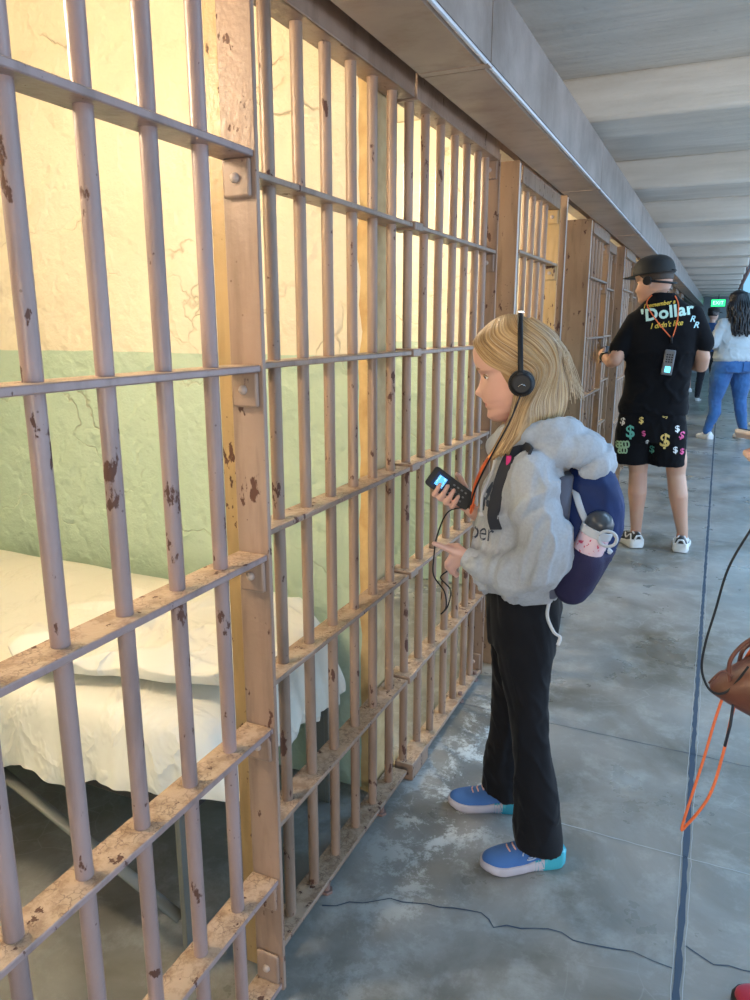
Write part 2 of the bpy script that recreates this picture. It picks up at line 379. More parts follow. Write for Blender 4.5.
# ------------------------------------------------------------------ barred fronts
LV_A = [1.680, 1.334, .991, .638, .293]
LV_B = [1.665, 1.334, 1.012, .690, .354]
def barred(name, label, cat, xf, y0, y1, bars, levels, m, ztop, zbot, end0=None, end1=None, dep=.064, r=.0128, group=None, bm=None, plate=.064, edge0=.0, lugs=True):
    """xf = corridor-side plane of the rails; everything local to the foot at (xf, y0, 0)"""
    t = thing(name, label, cat, (xf, y0, 0), 0, group); L = y1 - y0
    for z in levels + [zbot]:
        MB().box(-dep + .0005, 0, .012 if end0 else 0, L - (.0115 if end1 else 0), z - .012, z).build('rail', m, t, bevel=.002, seg=1)
    MB().box(-dep + .0005, 0, .012 if end0 else 0, L - (.0115 if end1 else 0), ztop - .012, ztop).box(-.006, .0015, .012 if end0 else 0, L - (.0115 if end1 else 0), ztop - .012, ztop + .05).build('top_rail', m, t, bevel=.002, seg=1)
    for y in bars:
        MB().cyl((-dep / 2, y - y0, zbot - .02), (-dep / 2, y - y0, ztop), r, 20).build('bar', bm or m, t, smooth=True, auto=40)
    for e, yy, sg in ((end0, 0, 1), (end1, L, -1)):
        if not e: continue
        kind, mm = e
        # a flat upright at right angles to the rails, its thin edge towards the corridor
        ya, yb = (yy, yy + .011) if sg > 0 else (yy - .011, yy)
        MB().box(-plate, .003, ya, yb, zbot - .02, ztop + .01).build('upright', mm, t, bevel=.0015, seg=1)
        if not lugs or sg > 0: continue
        for z in levels + [zbot + .0, ztop]:
            up = z == zbot; 
            if z == zbot: za, zb = z, z + .07
            else: za, zb = z - .012 - .062, z - .012
            l = MB().box(-plate + .006, -.004, ya - .010, ya, za, zb)
            l.build('lug', mm, t, bevel=.006, seg=3)
            b = MB(); b.ball((-plate / 2, ya - .011, (za + zb) / 2), (.0085, .007, .0085), 8); b.build('bolt', M_bolt, t, smooth=True)
    return t
bA = [.53 - .118 * k for k in (3, 2, 1, 0)] + [.64, .761, .879, .992]
bA = [.17, .289, .407, .532, .651, .769, .887, 1.002]
d = barred('cell_door', 'near barred cell door of pinkish chipped paint, at the left edge', 'cell door', -.72, .05, 1.113, bA, LV_A, M_door, 2.0, .035, None, ('p', M_plate), group=None)
g = barred('bar_grille', 'tan barred grille between the near door and the joint clips, in front of the bed', 'bar grille', -.765, 1.128, 1.918, [1.267, 1.38, 1.496, 1.616, 1.73, 1.846], LV_B, M_grille, 1.977, .045, ('p', M_jamb), None)
g2 = barred('bar_grille', 'tan barred grille behind the device in the blond child\'s hand, right of the joint clips', 'bar grille', -.765, 1.935, 2.735, [1.96, 2.08, 2.205, 2.333, 2.453, 2.573, 2.665], LV_B, M_grille, 1.977, .028, None, ('p', M_grille))
for z in LV_B:
    MB().box(-.068, .004, -.012, .050, z - .017, z + .005).build('clip', M_grille, g2, bevel=.003).location = (0, 0, 0)
# angle foot and floor pins
MB().box(-.05, .012, .0, .14, .0, .055).build('foot_angle', M_grille, g2, bevel=.003)
for gg, yy in ((g, .28), (g, .62), (g2, .55), (g2, .74)):
    b = MB(); b.cyl((-.012, yy, 0), (-.012, yy, .04), .008, 10); b.cyl((-.012, yy, 0), (-.012, yy, .008), .016, 6)
    b.build('floor_pin', mat('red_lead_bolt', (.20, .12, .10), .6) if 'red_lead_bolt' not in MATS else MATS['red_lead_bolt'], gg, bevel=.001)
def pilaster(y, x0, x1, label, wd=.05, edge=None):
    t = thing('door_pilaster', label, 'door pilaster', (x1, y, 0), 0, 'steel pilasters beside the cell doors')
    MB().box(x0 - x1, 0, 0, .012, 0, 1.985).build('side_plate', M_far, t, bevel=.002, seg=1)
    MB().box(-.010, .0, .012, wd, 0, 1.985).build('front_flange', M_far, t, bevel=.002, seg=1)
    MB().box(.0, .004, -.001, .006, .02, 1.975).build('edge_strip', MATS['bare_edge'], t)
    return t
pilaster(2.845, -.795, -.722, 'tan steel pilaster plate rising behind the blond child\'s head, left of a four-bar door', wd=.03)
barred('cell_door', 'four-bar tan cell door just behind the blond child\'s head, right of the nearest pilaster', 'cell door', -.718, 2.885, 3.60, [2.95, 3.07, 3.19, 3.31, 3.43], LV_A, M_far, 1.925, .03, None, ('p', M_jamb), group=None)
pilaster(3.66, -.79, -.70, 'tan steel pilaster with a bright edge closing the four-bar door', wd=.03)
ys = [4.50, 6.12, 7.85, 9.6, 11.35, 13.1, 14.9]
whr = ['directly beyond the four-bar door', 'directly left of the man in the cap', 'far, just beyond the man in the cap', 'far down the corridor', 'far down the corridor', 'far down the corridor', 'far down the corridor']
for i, y in enumerate(ys):
    pilaster(y, -.90, -.718, 'broad grey-tan steel pilaster ' + whr[i], wd=.04)
    barred('cell_door', 'tan barred cell door in the front plane, ' + whr[i], 'cell door', -.712, y + .05, y + .72, [y + .11 + .12 * k for k in range(5)], LV_A, M_far, 1.925, .03, None, ('p', M_far), group='far cell doors')
    if i < 4:
        barred('bar_grille', 'recessed tan bar grille beside the door ' + whr[i], 'bar grille', -.765, y + .76, y + 1.52, [y + .84 + .12 * k for k in range(6)], LV_B, M_far, 1.925, .03, None, ('p', M_far), group='far recessed grilles')

# ------------------------------------------------------------------ the bed in the near cell
def superell(a, hx, hy, e=7):
    ca, sa = math.cos(a), math.sin(a)
    return hx * math.copysign(abs(ca) ** (2 / e), ca), hy * math.copysign(abs(sa) ** (2 / e), sa)
bed = thing('prison_bed', 'narrow steel cell bed with a white sheeted mattress behind the near bars', 'bed', (-1.868, 1.418, 0))
HX, HY = .965, .355
N = 420; rs = []
rows = [(.0, .600), (.3, .603), (.6, .602), (.82, .598), (.93, .590), (.975, .575), (1.0, .55), (1.014, .515), (1.024, .48), (1.034, .45), (1.04, .425), (1.035, .405)]
for ri, (s_, z) in enumerate(rows):
    ring = []
    for k in range(N):
        # even angle spacing round the rounded rectangle
        u = k / N * 4; side = int(u); f = (u - side) * 2 - 1
        px, py = [(1, f), (-f, 1), (-1, -f), (f, -1)][side]
        q = max(abs(px), abs(py)); rr = (abs(px) ** 8 + abs(py) ** 8) ** (1 / 8); px /= rr; py /= rr
        x, y = px * HX * s_, py * HY * s_
        if s_ > .9: dx = math.copysign(1, px) * HX if abs(px) > abs(py) * .9 else 0
        wx, wy = x * 9, y * 9
        down = max(0, (ri - 5) / 6)
        pl = noise.noise(Vector((px * HX * 11, py * HY * 11, 1.3))) + .8 * noise.noise(Vector((px * HX * 26, py * HY * 26, 4 + down)))
        out = down * .034 * pl
        nx, ny = (math.copysign(1, px), 0) if abs(px) > abs(py) else (0, math.copysign(1, py))
        zz = z + .006 * noise.noise(Vector((x * 5, y * 5, 0))) * (1 - down) + down * .05 * noise.noise(Vector((px * HX * 7, py * HY * 7, 9)))
        zz += .035 * math.exp(-((y - HY) / .25) ** 2) * (1 if s_ < .98 else .4)
        ring.append((x + nx * out, y + ny * out, zz))
    rs.append(ring)
mb = MB(); mb.rings(rs, cap=False)
sheet = mb.build('sheeted_mattress', M_sheet, bed, smooth=True, sub=1)
MB().box(-.95, .95, -.35, .35, .40, .43).build('bed_deck', M_dark, bed, bevel=.003)
for sx in (-.93, .915):
    for sy in (-.33, .33):
        MB().box(sx, sx + .014, sy - .022, sy + .022, 0, .43).box(sx - .03, sx, sy + (.012 if sy < 0 else -.022), sy + (.022 if sy < 0 else -.012), 0, .43).build('leg', M_fold, bed, bevel=.002)
MB().tube([(.18, -.335, .42), (.90, -.335, .12)], .016, 8, flat=.4).build('brace', M_fold, bed, smooth=True)
MB().tube([(-.18, -.335, .42), (-.90, -.335, .12)], .016, 8, flat=.4).build('brace', M_fold, bed, smooth=True)
# crumpled pillow
mb = MB(); rs = []; n = 120
PX, PY = .33, .27
for ri in range(25):
    th = PI * ri / 24; rr = math.sin(th) ** .55; zz = math.cos(th); ring = []
    for k in range(n):
        u = k / n * 4; side = int(u); f = (u - side) * 2 - 1
        px, py = [(1, f), (-f, 1), (-1, -f), (f, -1)][side]; q = (abs(px) ** 5 + abs(py) ** 5) ** .2; px /= q; py /= q
        x, y = px * PX * rr, py * PY * rr
        puff = .042 * (1 - .45 * (rr * max(abs(px), abs(py))) ** 2)
        w1 = noise.noise(Vector((x * 3.2, y * 4.5, 3.3))); fold = .028 * w1 + .030 * max(0, 1 - 5.5 * abs(noise.noise(Vector((x * 3.5 - y * 3 + w1, y * 6 + x * 3, 7.7))))) + .012 * max(0, 1 - 6 * abs(noise.noise(Vector((x * 8 - y * 6 + 2 * w1, y * 11 + x * 4, 1.7)))))
        wob = 1 + .07 * noise.noise(Vector((px * 2.5, py * 2.5, 6))) + .03 * noise.noise(Vector((px * 9, py * 9, 2)))
        ring.append((x * wob, y * wob, zz * puff + (fold if zz > -.2 else 0)))
    rs.append(ring)
mb.rings(rs)
pil = mb.build('pillow', M_sheet, None, smooth=True, sub=1); pil.location = (-1.22, 1.40, .638); pil.rotation_euler = (0, 0, .22)
tag(pil, 'crumpled white pillow lying on the near end of the cell bed', 'pillow')
# small wall shelf table in the next cell
t = thing('wall_table', 'small dark folding steel wall table seen through the bars of the second cell', 'wall table', (-2.0, 3.74, .45))
MB().box(-.25, .25, -.42, 0, .20, .225).build('top', M_fold, t, bevel=.003)
for sx in (-.2, .2): MB().tube([(sx, 0, -.05), (sx, -.36, .19)], .012, 8).build('bracket', M_fold, t)
# exit sign at the far end
t = thing('exit_sign', 'green lit exit sign at the far end of the corridor', 'exit sign', (-.16, 24.0, 1.93))
MB().box(-.20, .20, -.03, .03, 0, .22).build('housing', M_dark, t, bevel=.005)
MB().box(-.185, .185, -.034, -.030, .012, .208).build('panel', mat('green_light', (.02, .5, .15), .5, emit=(.04, .85, .28), estr=1.3), t)
MB().cyl((0, 0, .22), (0, 0, .502), .01, 8).build('rod', M_dark, t)
tc = bpy.data.curves.new('letters', 'FONT'); tc.body = 'EXIT'; tc.size = .14; tc.align_x = 'CENTER'; tc.align_y = 'CENTER'; tc.extrude = .001
lo = bpy.data.objects.new('letters', tc); C.objects.link(lo); bpy.context.view_layer.update()
me = bpy.data.meshes.new_from_object(lo.evaluated_get(bpy.context.evaluated_depsgraph_get())); bpy.data.objects.remove(lo)
lo = bpy.data.objects.new('letters', me); C.objects.link(lo); me.materials.append(mat('white_letters', (.9, .9, .9), .5, emit=(.8, 1, .85), estr=1.0)); lo.parent = t
lo.location = (0, -.037, .11); lo.rotation_euler = (PI / 2, 0, 0)
# gallery rail with hoop wire along the open side of the deck above (dotted line at upper right)
t = thing('razor_wire_coil', 'thin rusty coil of wire along the edge of the gallery above, upper right', 'wire coil', (.27, 9, 2.45))
P = [(0.07 + .05 * math.cos(a), a * .035, -.02 + .05 * math.sin(a)) for a in [i * .35 for i in range(1200)]]
MB().tube(P, .006, 4).build('coil', mat('rusty_wire', (.25, .12, .10), .6), t)
MB().cyl((.07, 0, -.07), (.07, 15, -.07), .008, 8).build('rod', MATS['rusty_wire'], t)

# ------------------------------------------------------------------ people
def skin_mat(name, col, red=(.55, .20, .14)):
    m = mat(name, col, .5); t = NT(m); o = t.tc.outputs['Object']
    t.base(t.mix(t.math('MULTIPLY', t.ramp(t.noise(9, 3, vec=o), [(.4, 0), (.7, 1)]), .25), col, red))
    m.node_tree.nodes['Principled BSDF'].inputs['Subsurface Weight'].default_value = .08
    m.node_tree.nodes['Principled BSDF'].inputs['Subsurface Radius'].default_value = (.02, .008, .004)
    t.bump(t.noise(300, 2, vec=o), .05, .001); return m
M_skin = skin_mat('fair_skin', (0.70, 0.42, 0.34)); M_skin2 = skin_mat('tan_skin', (0.58, 0.34, 0.24)); M_skin3 = skin_mat('light_skin', (.66, .42, .33))
M_lip = mat('lips', (0.55, 0.17, 0.16), .4); M_eye = mat('eye_white', (.75, .72, .70), .2); M_iris = mat('iris', (.05, .07, .09), .15); M_brow = mat('brow_hair', (.36, .21, .10), .8)
def lerp(tb, z):
    if z <= tb[0][0]: return tb[0][1]
    for (a, u), (b, v) in zip(tb, tb[1:]):
        if z <= b:
            f = (z - a) / (b - a); f = f * f * (3 - 2 * f) * .5 + f * .5
            return u + (v - u) * f
    return tb[-1][1]
HF = [(0, .26), (.03, .34), (.08, .385), (.13, .37), (.165, .365), (.19, .395), (.215, .375), (.24, .405), (.28, .395), (.33, .395), (.42, .385), (.5, .378), (.56, .402), (.65, .425), (.75, .42), (.85, .365), (.93, .24), (.98, .12), (1.0, .0)]
HB = [(0, -.02), (.1, -.10), (.2, -.26), (.3, -.36), (.45, -.42), (.6, -.44), (.75, -.42), (.85, -.35), (.93, -.24), (.98, -.12), (1.0, 0)]
HW = [(0, .10), (.05, .17), (.12, .225), (.2, .265), (.3, .305), (.45, .335), (.6, .355), (.75, .34), (.85, .28), (.93, .19), (.98, .10), (1.0, .0)]
NOSE = [(.27, .0), (.29, .035), (.31, .062), (.335, .084), (.36, .068), (.40, .036), (.45, .014), (.5, 0)]
def head_pt(th, z):
    f, b, w_ = lerp(HF, z), lerp(HB, z), lerp(HW, z)
    cx = (f + b) / 2; rx = (f - b) / 2
    e = 2.25
    ca, sa = math.cos(th), math.sin(th)
    x = cx + rx * math.copysign(abs(ca) ** (2 / e), ca); y = w_ * math.copysign(abs(sa) ** (2 / e), sa)
    if ca > 0:
        x -= ca * .05 * (abs(y) / .33) ** 2 * 1.2 if z < .55 else 0
        x += lerp(NOSE, z) * math.exp(-(y / .052) ** 2)
        x -= .045 * math.exp(-((abs(y) - .135) / .06) ** 2 - ((z - .49) / .05) ** 2)
        x += .012 * math.exp(-((abs(y) - .17) / .08) ** 2 - ((z - .36) / .09) ** 2)
        x -= .016 * math.exp(-(y / .12) ** 2 - ((z - .215) / .009) ** 2)
    return Vector((x, y, z))
def head(mb, M, n=72, m=80, ears=True):
    rs = []
    for i in range(1, m):
        z = .5 - .5 * math.cos(PI * i / m); z = z * .6 + (i / m) * .4
        rs.append([M @ head_pt(2 * PI * k / n, z) for k in range(n)])
    mb.rings(rs)
    if ears:
        for s in (-1, 1):
            R = M.to_3x3()
            E = Matrix.Rotation(.25, 3, 'Y')
            for (dx, dz, r) in ((-.02, .50, (.075, .03, .11)), (-.03, .43, (.05, .028, .08))):
                mb.ball((0, 0, 0), 1, 8, M=None) if 0 else None
                ctr = M @ Vector((dx, s * .34, dz)); sc = Matrix.Diagonal(Vector(r))
                mb.ball(ctr, 1.0, 8, M=R @ E @ sc)
def face_bits(M, par, sc, iris=M_iris, brow=M_brow):
    R = M.to_3x3()
    for s in (-1, 1):
        e = MB(); c = M @ Vector((.292, s * .135, .49)); e.ball(c, .040 * sc, 12); eo = e.build('eye', [M_eye], par, smooth=True)
        i = MB(); c2 = M @ Vector((.318, s * .140, .485)); i.ball(c2, .021 * sc, 8); i.build('iris', iris, eo, smooth=True)
        l = MB(); l.tube([M @ Vector((x, s * y, z)) for x, y, z in ((.345, .075, .487), (.340, .11, .508), (.328, .15, .510), (.300, .195, .490))], .007 * sc, 6); l.build('eyelid', brow, par, smooth=True)
        b = MB(); b.tube([M @ Vector((x, s * y, z)) for x, y, z in ((.395, .06, .565), (.385, .12, .585), (.345, .19, .575))], [.012 * sc, .014 * sc, .006 * sc], 6, flat=1.0); b.build('eyebrow', brow, par, smooth=True)
def frame(loc, yaw=0, pitch=0, roll=0, s=1.0):
    return Matrix.Translation(loc) @ Euler((roll, pitch, yaw)).to_matrix().to_4x4() @ Matrix.Scale(s, 4)
def shoe(name_par, loc, rot, L, wd, mats, label=None, sole_h=.03, swoosh=True, low=False, tongue=True):
    """a trainer: x forward, heel at -L/2"""
    up_m, sole_m, heel_m, lace_m = mats
    root = None
    hs = []; n = 28
    def outline(u):      # half width along the foot
        return lerp([(0, .30), (.06, .42), (.2, .43), (.4, .40), (.6, .47), (.75, .50), (.88, .42), (.96, .27), (1, .06)], u) * wd
    def topz(u): return lerp([(0, .62), (.08, .72), (.2, .68), (.35, .60), (.5, .50), (.65, .36), (.8, .27), (.92, .21), (1, .12)], u) * L * .36
    mb = MB(); rs = []
    for i in range(25):
        u = i / 24 * .985 + .005; x = -L / 2 + L * u; h = outline(u) * .97; tz = topz(u) + sole_h * .3; ring = []
        for k in range(n):
            a = PI * 2 * k / n; ca, sa = math.cos(a), math.sin(a)
            yy = h * math.copysign(abs(ca) ** .75, ca); zz = sole_h * .8 + (tz) * (max(0, sa) ** .8) - (sole_h * .4 * max(0, -sa))
            yy *= (1 - .45 * max(0, sa) ** 2 * (1 if u < .55 else .6))
            ring.append((x, yy, zz))
        rs.append(ring)
    mb.rings(rs); o = mb.build('shoe', up_m, name_par, smooth=True, sub=1); o.location = loc; o.rotation_euler = rot
    for nm, m_, u0, u1 in (('sole', sole_m, .28, 1.0), ('heel_sole', heel_m, 0.0, .42)):
        sb = MB(); rs = []
        for i in range(21):
            u = u0 + (u1 - u0) * i / 20; x = -L / 2 + L * (u * 1.02 - .01); h = outline(max(.0, min(1, u))) * 1.06
            zt = sole_h * lerp([(0, 1.9), (.12, 1.75), (.3, 1.25), (.5, .95), (.8, .95), (.95, 1.1), (1, .9)], u); zb = sole_h * lerp([(0, .18), (.1, 0), (.8, 0), (1, .45)], u)
            q = .88
            rs.append([(x, h * q, zb), (x, h * 1.03, zb + .3 * (zt - zb)), (x, h, zt), (x, h * .9, zt + .002), (x, -h * .9, zt + .002), (x, -h, zt), (x, -h * 1.03, zb + .3 * (zt - zb)), (x, -h * q, zb)])
        sb.rings(rs); sb.build(nm, m_, o, smooth=True, bevel=0, auto=60)
    lb = MB()
    for i in range(4):
        u = .46 + .07 * i; x = -L / 2 + L * u; z = topz(u) + sole_h * 1.12; hw = outline(u) * .36
        lb.tube([(x, -hw, z - .004), (x + .004, 0, z + .002), (x, hw, z - .004)], .0022, 6)
    lb.build('laces', lace_m, o, smooth=True)
    if label: o['label'] = label
    return o
def text_on(body, target, origin, xdir, ydir, size, m, par, bold=0, shear=0, name='lettering', off=.0016, cut=.25, font_sp=1.0, rot=0, wx=1.0, lim=.2):
    """letters wrapped on a garment: every vertex is dropped along the garment's normal direction onto it (target's own space)"""
    tc = bpy.data.curves.new(name, 'FONT'); tc.body = body; tc.size = size; tc.align_x = 'CENTER'; tc.align_y = 'CENTER'; tc.offset = bold; tc.shear = shear; tc.space_character = font_sp
    tc.resolution_u = 3
    lo = bpy.data.objects.new(name, tc); C.objects.link(lo); bpy.context.view_layer.update()
    me = bpy.data.meshes.new_from_object(lo.evaluated_get(bpy.context.evaluated_depsgraph_get())); bpy.data.objects.remove(lo)
    b = bmesh.new(); b.from_mesh(me); bmesh.ops.triangulate(b, faces=b.faces)
    for _ in range(4):
        es = [e for e in b.edges if e.calc_length() > size * cut]
        if not es: break
        bmesh.ops.subdivide_edges(b, edges=es, cuts=1); bmesh.ops.triangulate(b, faces=b.faces)
    tm = target.data; bv = BVHTree.FromPolygons([v.co for v in tm.vertices], [p.vertices[:] for p in tm.polygons])
    xd = Vector(xdir).normalized(); yd = Vector(ydir).normalized(); nd = xd.cross(yd).normalized(); O = Vector(origin); cr, sr = math.cos(rot), math.sin(rot)
    dead = []
    for v in b.verts:
        x, y = v.co.x * wx, v.co.y; x, y = x * cr - y * sr, x * sr + y * cr
        p = O + xd * x + yd * y + nd * .25
        h = bv.ray_cast(p, -nd, .6)
        if h[0] is None or (h[0] - O).dot(nd) > lim: dead.append(v)
        else: v.co = h[0] + nd * off
    bmesh.ops.delete(b, geom=dead, context='VERTS')
    b.to_mesh(me); b.free(); me.materials.clear(); me.materials.append(m)
    o = bpy.data.objects.new(name, me); C.objects.link(o)
    if par: o.parent = par
    return o
def drape(pts, target, nd, off):
    tm = target.data; bv = BVHTree.FromPolygons([v.co for v in tm.vertices], [p.vertices[:] for p in tm.polygons]); out = []
    nd = Vector(nd).normalized()
    for p in pts:
        h = bv.ray_cast(Vector(p) + nd * .3, -nd, .7); out.append(h[0] + nd * off if h[0] else Vector(p))
    return out
def smooth_path(P, k=8):
    P = [Vector(p) for p in P]; out = []
    for i in range(len(P) - 1):
        a, b, c, d = P[max(0, i - 1)], P[i], P[i + 1], P[min(len(P) - 1, i + 2)]
        for j in range(k):
            t = j / k; out.append(.5 * ((2 * b) + (c - a) * t + (2 * a - 5 * b + 4 * c - d) * t * t + (3 * b - a - 3 * c + d) * t ** 3))
    out.append(P[-1]); return out

# ---------------- the blond child -------------------------------------------
RZ = math.radians(194)
girl = thing('person', 'child with long blond hair in a grey hooded sweatshirt, holding an audio guide', 'person', (-.40, 1.80, 0), RZ)
HM = frame((.018, 0, 1.182), pitch=.20, s=.232) @ Matrix.Diagonal((1.0, .96, 1.03, 1))
body = MB(); head(body, HM)
ch = body.chain
ch([((.02, 0, 1.13), .036), ((.035, 0, 1.20), .038)])
body.hoops([(.0, 0, .66, .05, .085), (.01, 0, .74, .06, .10), (.015, 0, .85, .07, .10), (.015, 0, .97, .07, .115), (.005, 0, 1.06, .055, .12), (.01, 0, 1.11, .04, .07), (.015, 0, 1.14, .033, .036)])
for s, hip, knee, ank in ((1, (-.0, .065, .68), (-.02, .075, .42), (-.075, .085, .09)), (-1, (.0, -.065, .68), (.025, -.09, .40), (.02, -.13, .09))):
    ch([(hip, .048), (knee, .032), (ank, .024)])
# near (left) arm, hand resting by the bars
ch([((.01, .115, 1.075), .036), ((-.032, .158, .870), .022), ((.11, .114, .838), .018), ((.136, .103, .849), .0165)])
W = Vector((.139, .100, .852))
def fing(pts, r): body.chain([(Vector(p), r * (1 - .09 * i)) for i, p in enumerate(pts)], 10)
for k in range(4): body.chain([(W, .013), (W + Vector((.040, .006 - .008 * k, .014 - .0165 * k)), .0105)], 10)
fing([W + Vector((.040, .006, .014)), W + Vector((.058, .012, .022)), W + Vector((.072, .016, .029)), W + Vector((.083, .018, .033))], .0088)
fing([W + Vector((.040, -.002, -.003)), W + Vector((.052, -.004, -.022)), W + Vector((.053, -.016, -.036)), W + Vector((.044, -.024, -.040))], .0086)
fing([W + Vector((.040, -.010, -.020)), W + Vector((.046, -.012, -.040)), W + Vector((.042, -.022, -.052)), W + Vector((.034, -.028, -.052))], .0082)
fing([W + Vector((.036, -.018, -.034)), W + Vector((.036, -.020, -.052)), W + Vector((.031, -.028, -.062)), W + Vector((.026, -.033, -.060))], .0074)
fing([W + Vector((.008, .004, .010)), W + Vector((.028, -.012, .022)), W + Vector((.044, -.016, .020)), W + Vector((.055, -.014, .018))], .0082)
# far (right) arm, hand closed round the device
DC = Vector((.199, -.055, .985)); DL = Vector((-.125, .0, -.085)).normalized(); DN0 = Vector((.10, .93, .35)); DN = (DN0 - DL * DN0.dot(DL)).normalized(); DS = DL.cross(DN).normalized()
if DS.z < 0: DS = -DS
def D(l, s_, n_): return DC + DL * l + DS * s_ + DN * n_
ch([((.01, -.115, 1.075), .036), ((-.02, -.165, .90), .028), (D(.105, -.012, -.045), .022), (D(.080, -.014, -.032), .018)])
Wr = D(.080, -.014, -.032)
for k in range(4):
    l = .036 - .019 * k; kn = D(l, -.020, -.024)
    body.chain([(Wr, .013), (kn, .0105)], 10)
    fing([kn, D(l - .003, -.036, -.013), D(l - .006, -.037, .006), D(l - .007, -.022 + (.004 if k in (1, 2) else 0), .0185), D(l - .009, -.006 + (.007 if k in (1, 2) else 0), .0195)], .0094 if k < 3 else .0088)
fing([D(.06, .004, -.026), D(.030, .026, -.022), D(.008, .037, -.010), D(-.002, .040, .004), D(-.010, .040, .016)], .0092)
gb = body.build('body', M_skin, girl, remesh=.0034, sm=3, smooth=True)
gb.data.materials.append(M_lip)
IM = HM.inverted()
for p in gb.data.polygons:
    q = IM @ p.center
    if q.x > .27 and abs(q.y) < .115 and abs(q.z - .214) < .030 * (1 - (q.y / .12) ** 2) : p.material_index = 1
face_bits(HM, gb, .232)
# hoodie
M_hood = cloth_mat('grey_marl_fleece', (0.40, 0.42, 0.46), (0.34, 0.36, 0.40), scale=420, bump=.35, big=160)
h = MB()
h.hoops([(.012, 0, .752, .098, .128), (.014, 0, .772, .112, .145), (.020, 0, .80, .122, .152), (.018, 0, .86, .118, .146), (.012, 0, .94, .108, .142), (.004, 0, 1.02, .098, .146), (.0, 0, 1.07, .086, .142), (.004, 0, 1.105, .066, .108), (.012, 0, 1.135, .056, .062)], 48, 2.2)
h.chain([((.0, .118, 1.068), .054), ((-.020, .150, .985), .058), ((-.040, .165, .905), .062), ((-.022, .165, .862), .060), ((.035, .150, .835), .054), ((.092, .126, .832), .043), ((.130, .106, .842), .031)], 20)
h.chain([((-.04, .158, .94), .056), ((-.052, .165, .885), .050)], 16)
h.chain([((.0, -.118, 1.068), .052), ((-.015, -.155, .97), .052), ((-.02, -.168, .90), .052), (D(.175, -.02, -.05), .045), (D(.115, -.014, -.045), .029)], 20)
# hood fallen on the back
h.chain([((.080, .030, 1.115), .024), ((.055, .060, 1.135), .028), ((.005, .078, 1.150), .030), ((-.05, .075, 1.155), .034), ((-.085, .04, 1.155), .036), ((-.095, 0, 1.15), .038), ((-.085, -.04, 1.15), .036), ((-.05, -.075, 1.15), .034), ((.005, -.075, 1.145), .03), ((.055, -.058, 1.13), .027), ((.080, -.030, 1.11), .024)], 16)
h.ball((-.095, .0, 1.116), (.085, .115, .050), 14)
h.ball((-.150, .0, 1.074), (.060, .108, .046), 14, M=Matrix.Rotation(.5, 3, 'Y') @ Matrix.Diagonal((1, 1, 1)))
h.ball((-.060, .07, 1.115), (.08, .055, .035), 12)
hoodie = h.build('hooded_sweatshirt', M_hood, girl, remesh=.0055, sm=4, smooth=True)
def mk(co): return 1.0 if co.z < 1.10 else .6
wr(hoodie, .0190, 9.0, 2, (1.0, .8, 1.0), 2.0, mk, (.55, .1, -.8))
wr(hoodie, .0080, 21, 2, (1.0, .8, 1.0), 5.0, mk, (.2, .1, -.9))
# ribbed cuff, hem lining, drawstring
cf = MB(); cf.cyl((.118, .111, .840), (.146, .100, .850), .0305, 20, .025); cf.build('cuff', M_hood, hoodie, smooth=True, auto=50)
M_letter = mat('navy_print', (.035, .05, .085), .7)
text_on('per', hoodie, (.100, .06, .908), (-.8, .6, 0), (0, 0, 1), .064, M_letter, hoodie, bold=-.0002, shear=.12, rot=.14, wx=1.1, lim=.035)
text_on('A', hoodie, (.088, .080, .990), (-.75, .66, 0), (0, 0, 1), .105, M_letter, hoodie, bold=.003, rot=.08, lim=.085)
M_gp = mat('grey_print', (.22, .24, .26), .8)
for z_ in (1.015, 1.045): text_on('-', hoodie, (.078, .09, z_), (-.7, .7, 0), (0, 0, 1), .10, M_gp, hoodie, bold=.003, rot=-.2)
M_cordg = mat('pale_grey_cord', (.62, .63, .66), .8)
dp = smooth_path(drape([(.060, 0, 1.09), (.066, 0, 1.05), (.070, 0, 1.00), (.076, 0, .95)], hoodie, (.5, .86, 0), .006))
MB().tube(dp, .0036, 8).ball(dp[-1], .007, 8).build('drawstring', M_cordg, hoodie, smooth=True)
# trousers
M_trous = cloth_mat('black_velvet_jersey', (0.004, 0.004, 0.006), (0.007, 0.007, 0.010), rough=.8, sheen=.05, scale=300); M_trous.node_tree.nodes['Principled BSDF'].inputs['Specular IOR Level'].default_value = .2
tr = MB()
tr.hoops([(.005, 0, .775, .088, .115), (-.002, 0, .70, .094, .128), (-.002, 0, .64, .092, .128), (.0, 0, .60, .085, .122)], 40, 2.2)
def leg(pts, n=36):
    rs = []
    for (x, y, z, rx, ry) in pts: rs.append([(x + rx * math.cos(2 * PI * k / n), y + ry * math.sin(2 * PI * k / n), z + (.012 * math.cos(2 * PI * k / n) if z < .1 else 0)) for k in range(n)])
    tr.rings(rs)
leg([(-.006, .062, .70, .078, .066), (-.010, .066, .60, .074, .066), (-.016, .070, .52, .060, .058), (-.022, .074, .45, .050, .050), (-.030, .078, .37, .047, .047), (-.045, .082, .27, .051, .050), (-.058, .086, .17, .058, .054), (-.066, .088, .085, .064, .058), (-.067, .088, .055, .065, .059)])
leg([(.002, -.062, .70, .080, .066), (.012, -.068, .60, .074, .064), (.020, -.078, .52, .060, .056), (.026, -.088, .45, .049, .049), (.030, -.098, .37, .045, .046), (.030, -.112, .27, .049, .048), (.030, -.124, .17, .055, .052), (.030, -.130, .085, .060, .055), (.030, -.130, .055, .061, .056)])
trous = tr.build('trousers', M_trous, girl, remesh=.0055, sm=4, smooth=True)
wr(trous, .0080, 9, 2, (1, 1, 1), 1.0, None, (.1, 0, 1)); wr(trous, .004, 20, 2, (1, 1, 1), 8.0, lambda c: 1.0 if c.z < .55 else .5, (.5, 0, 1))
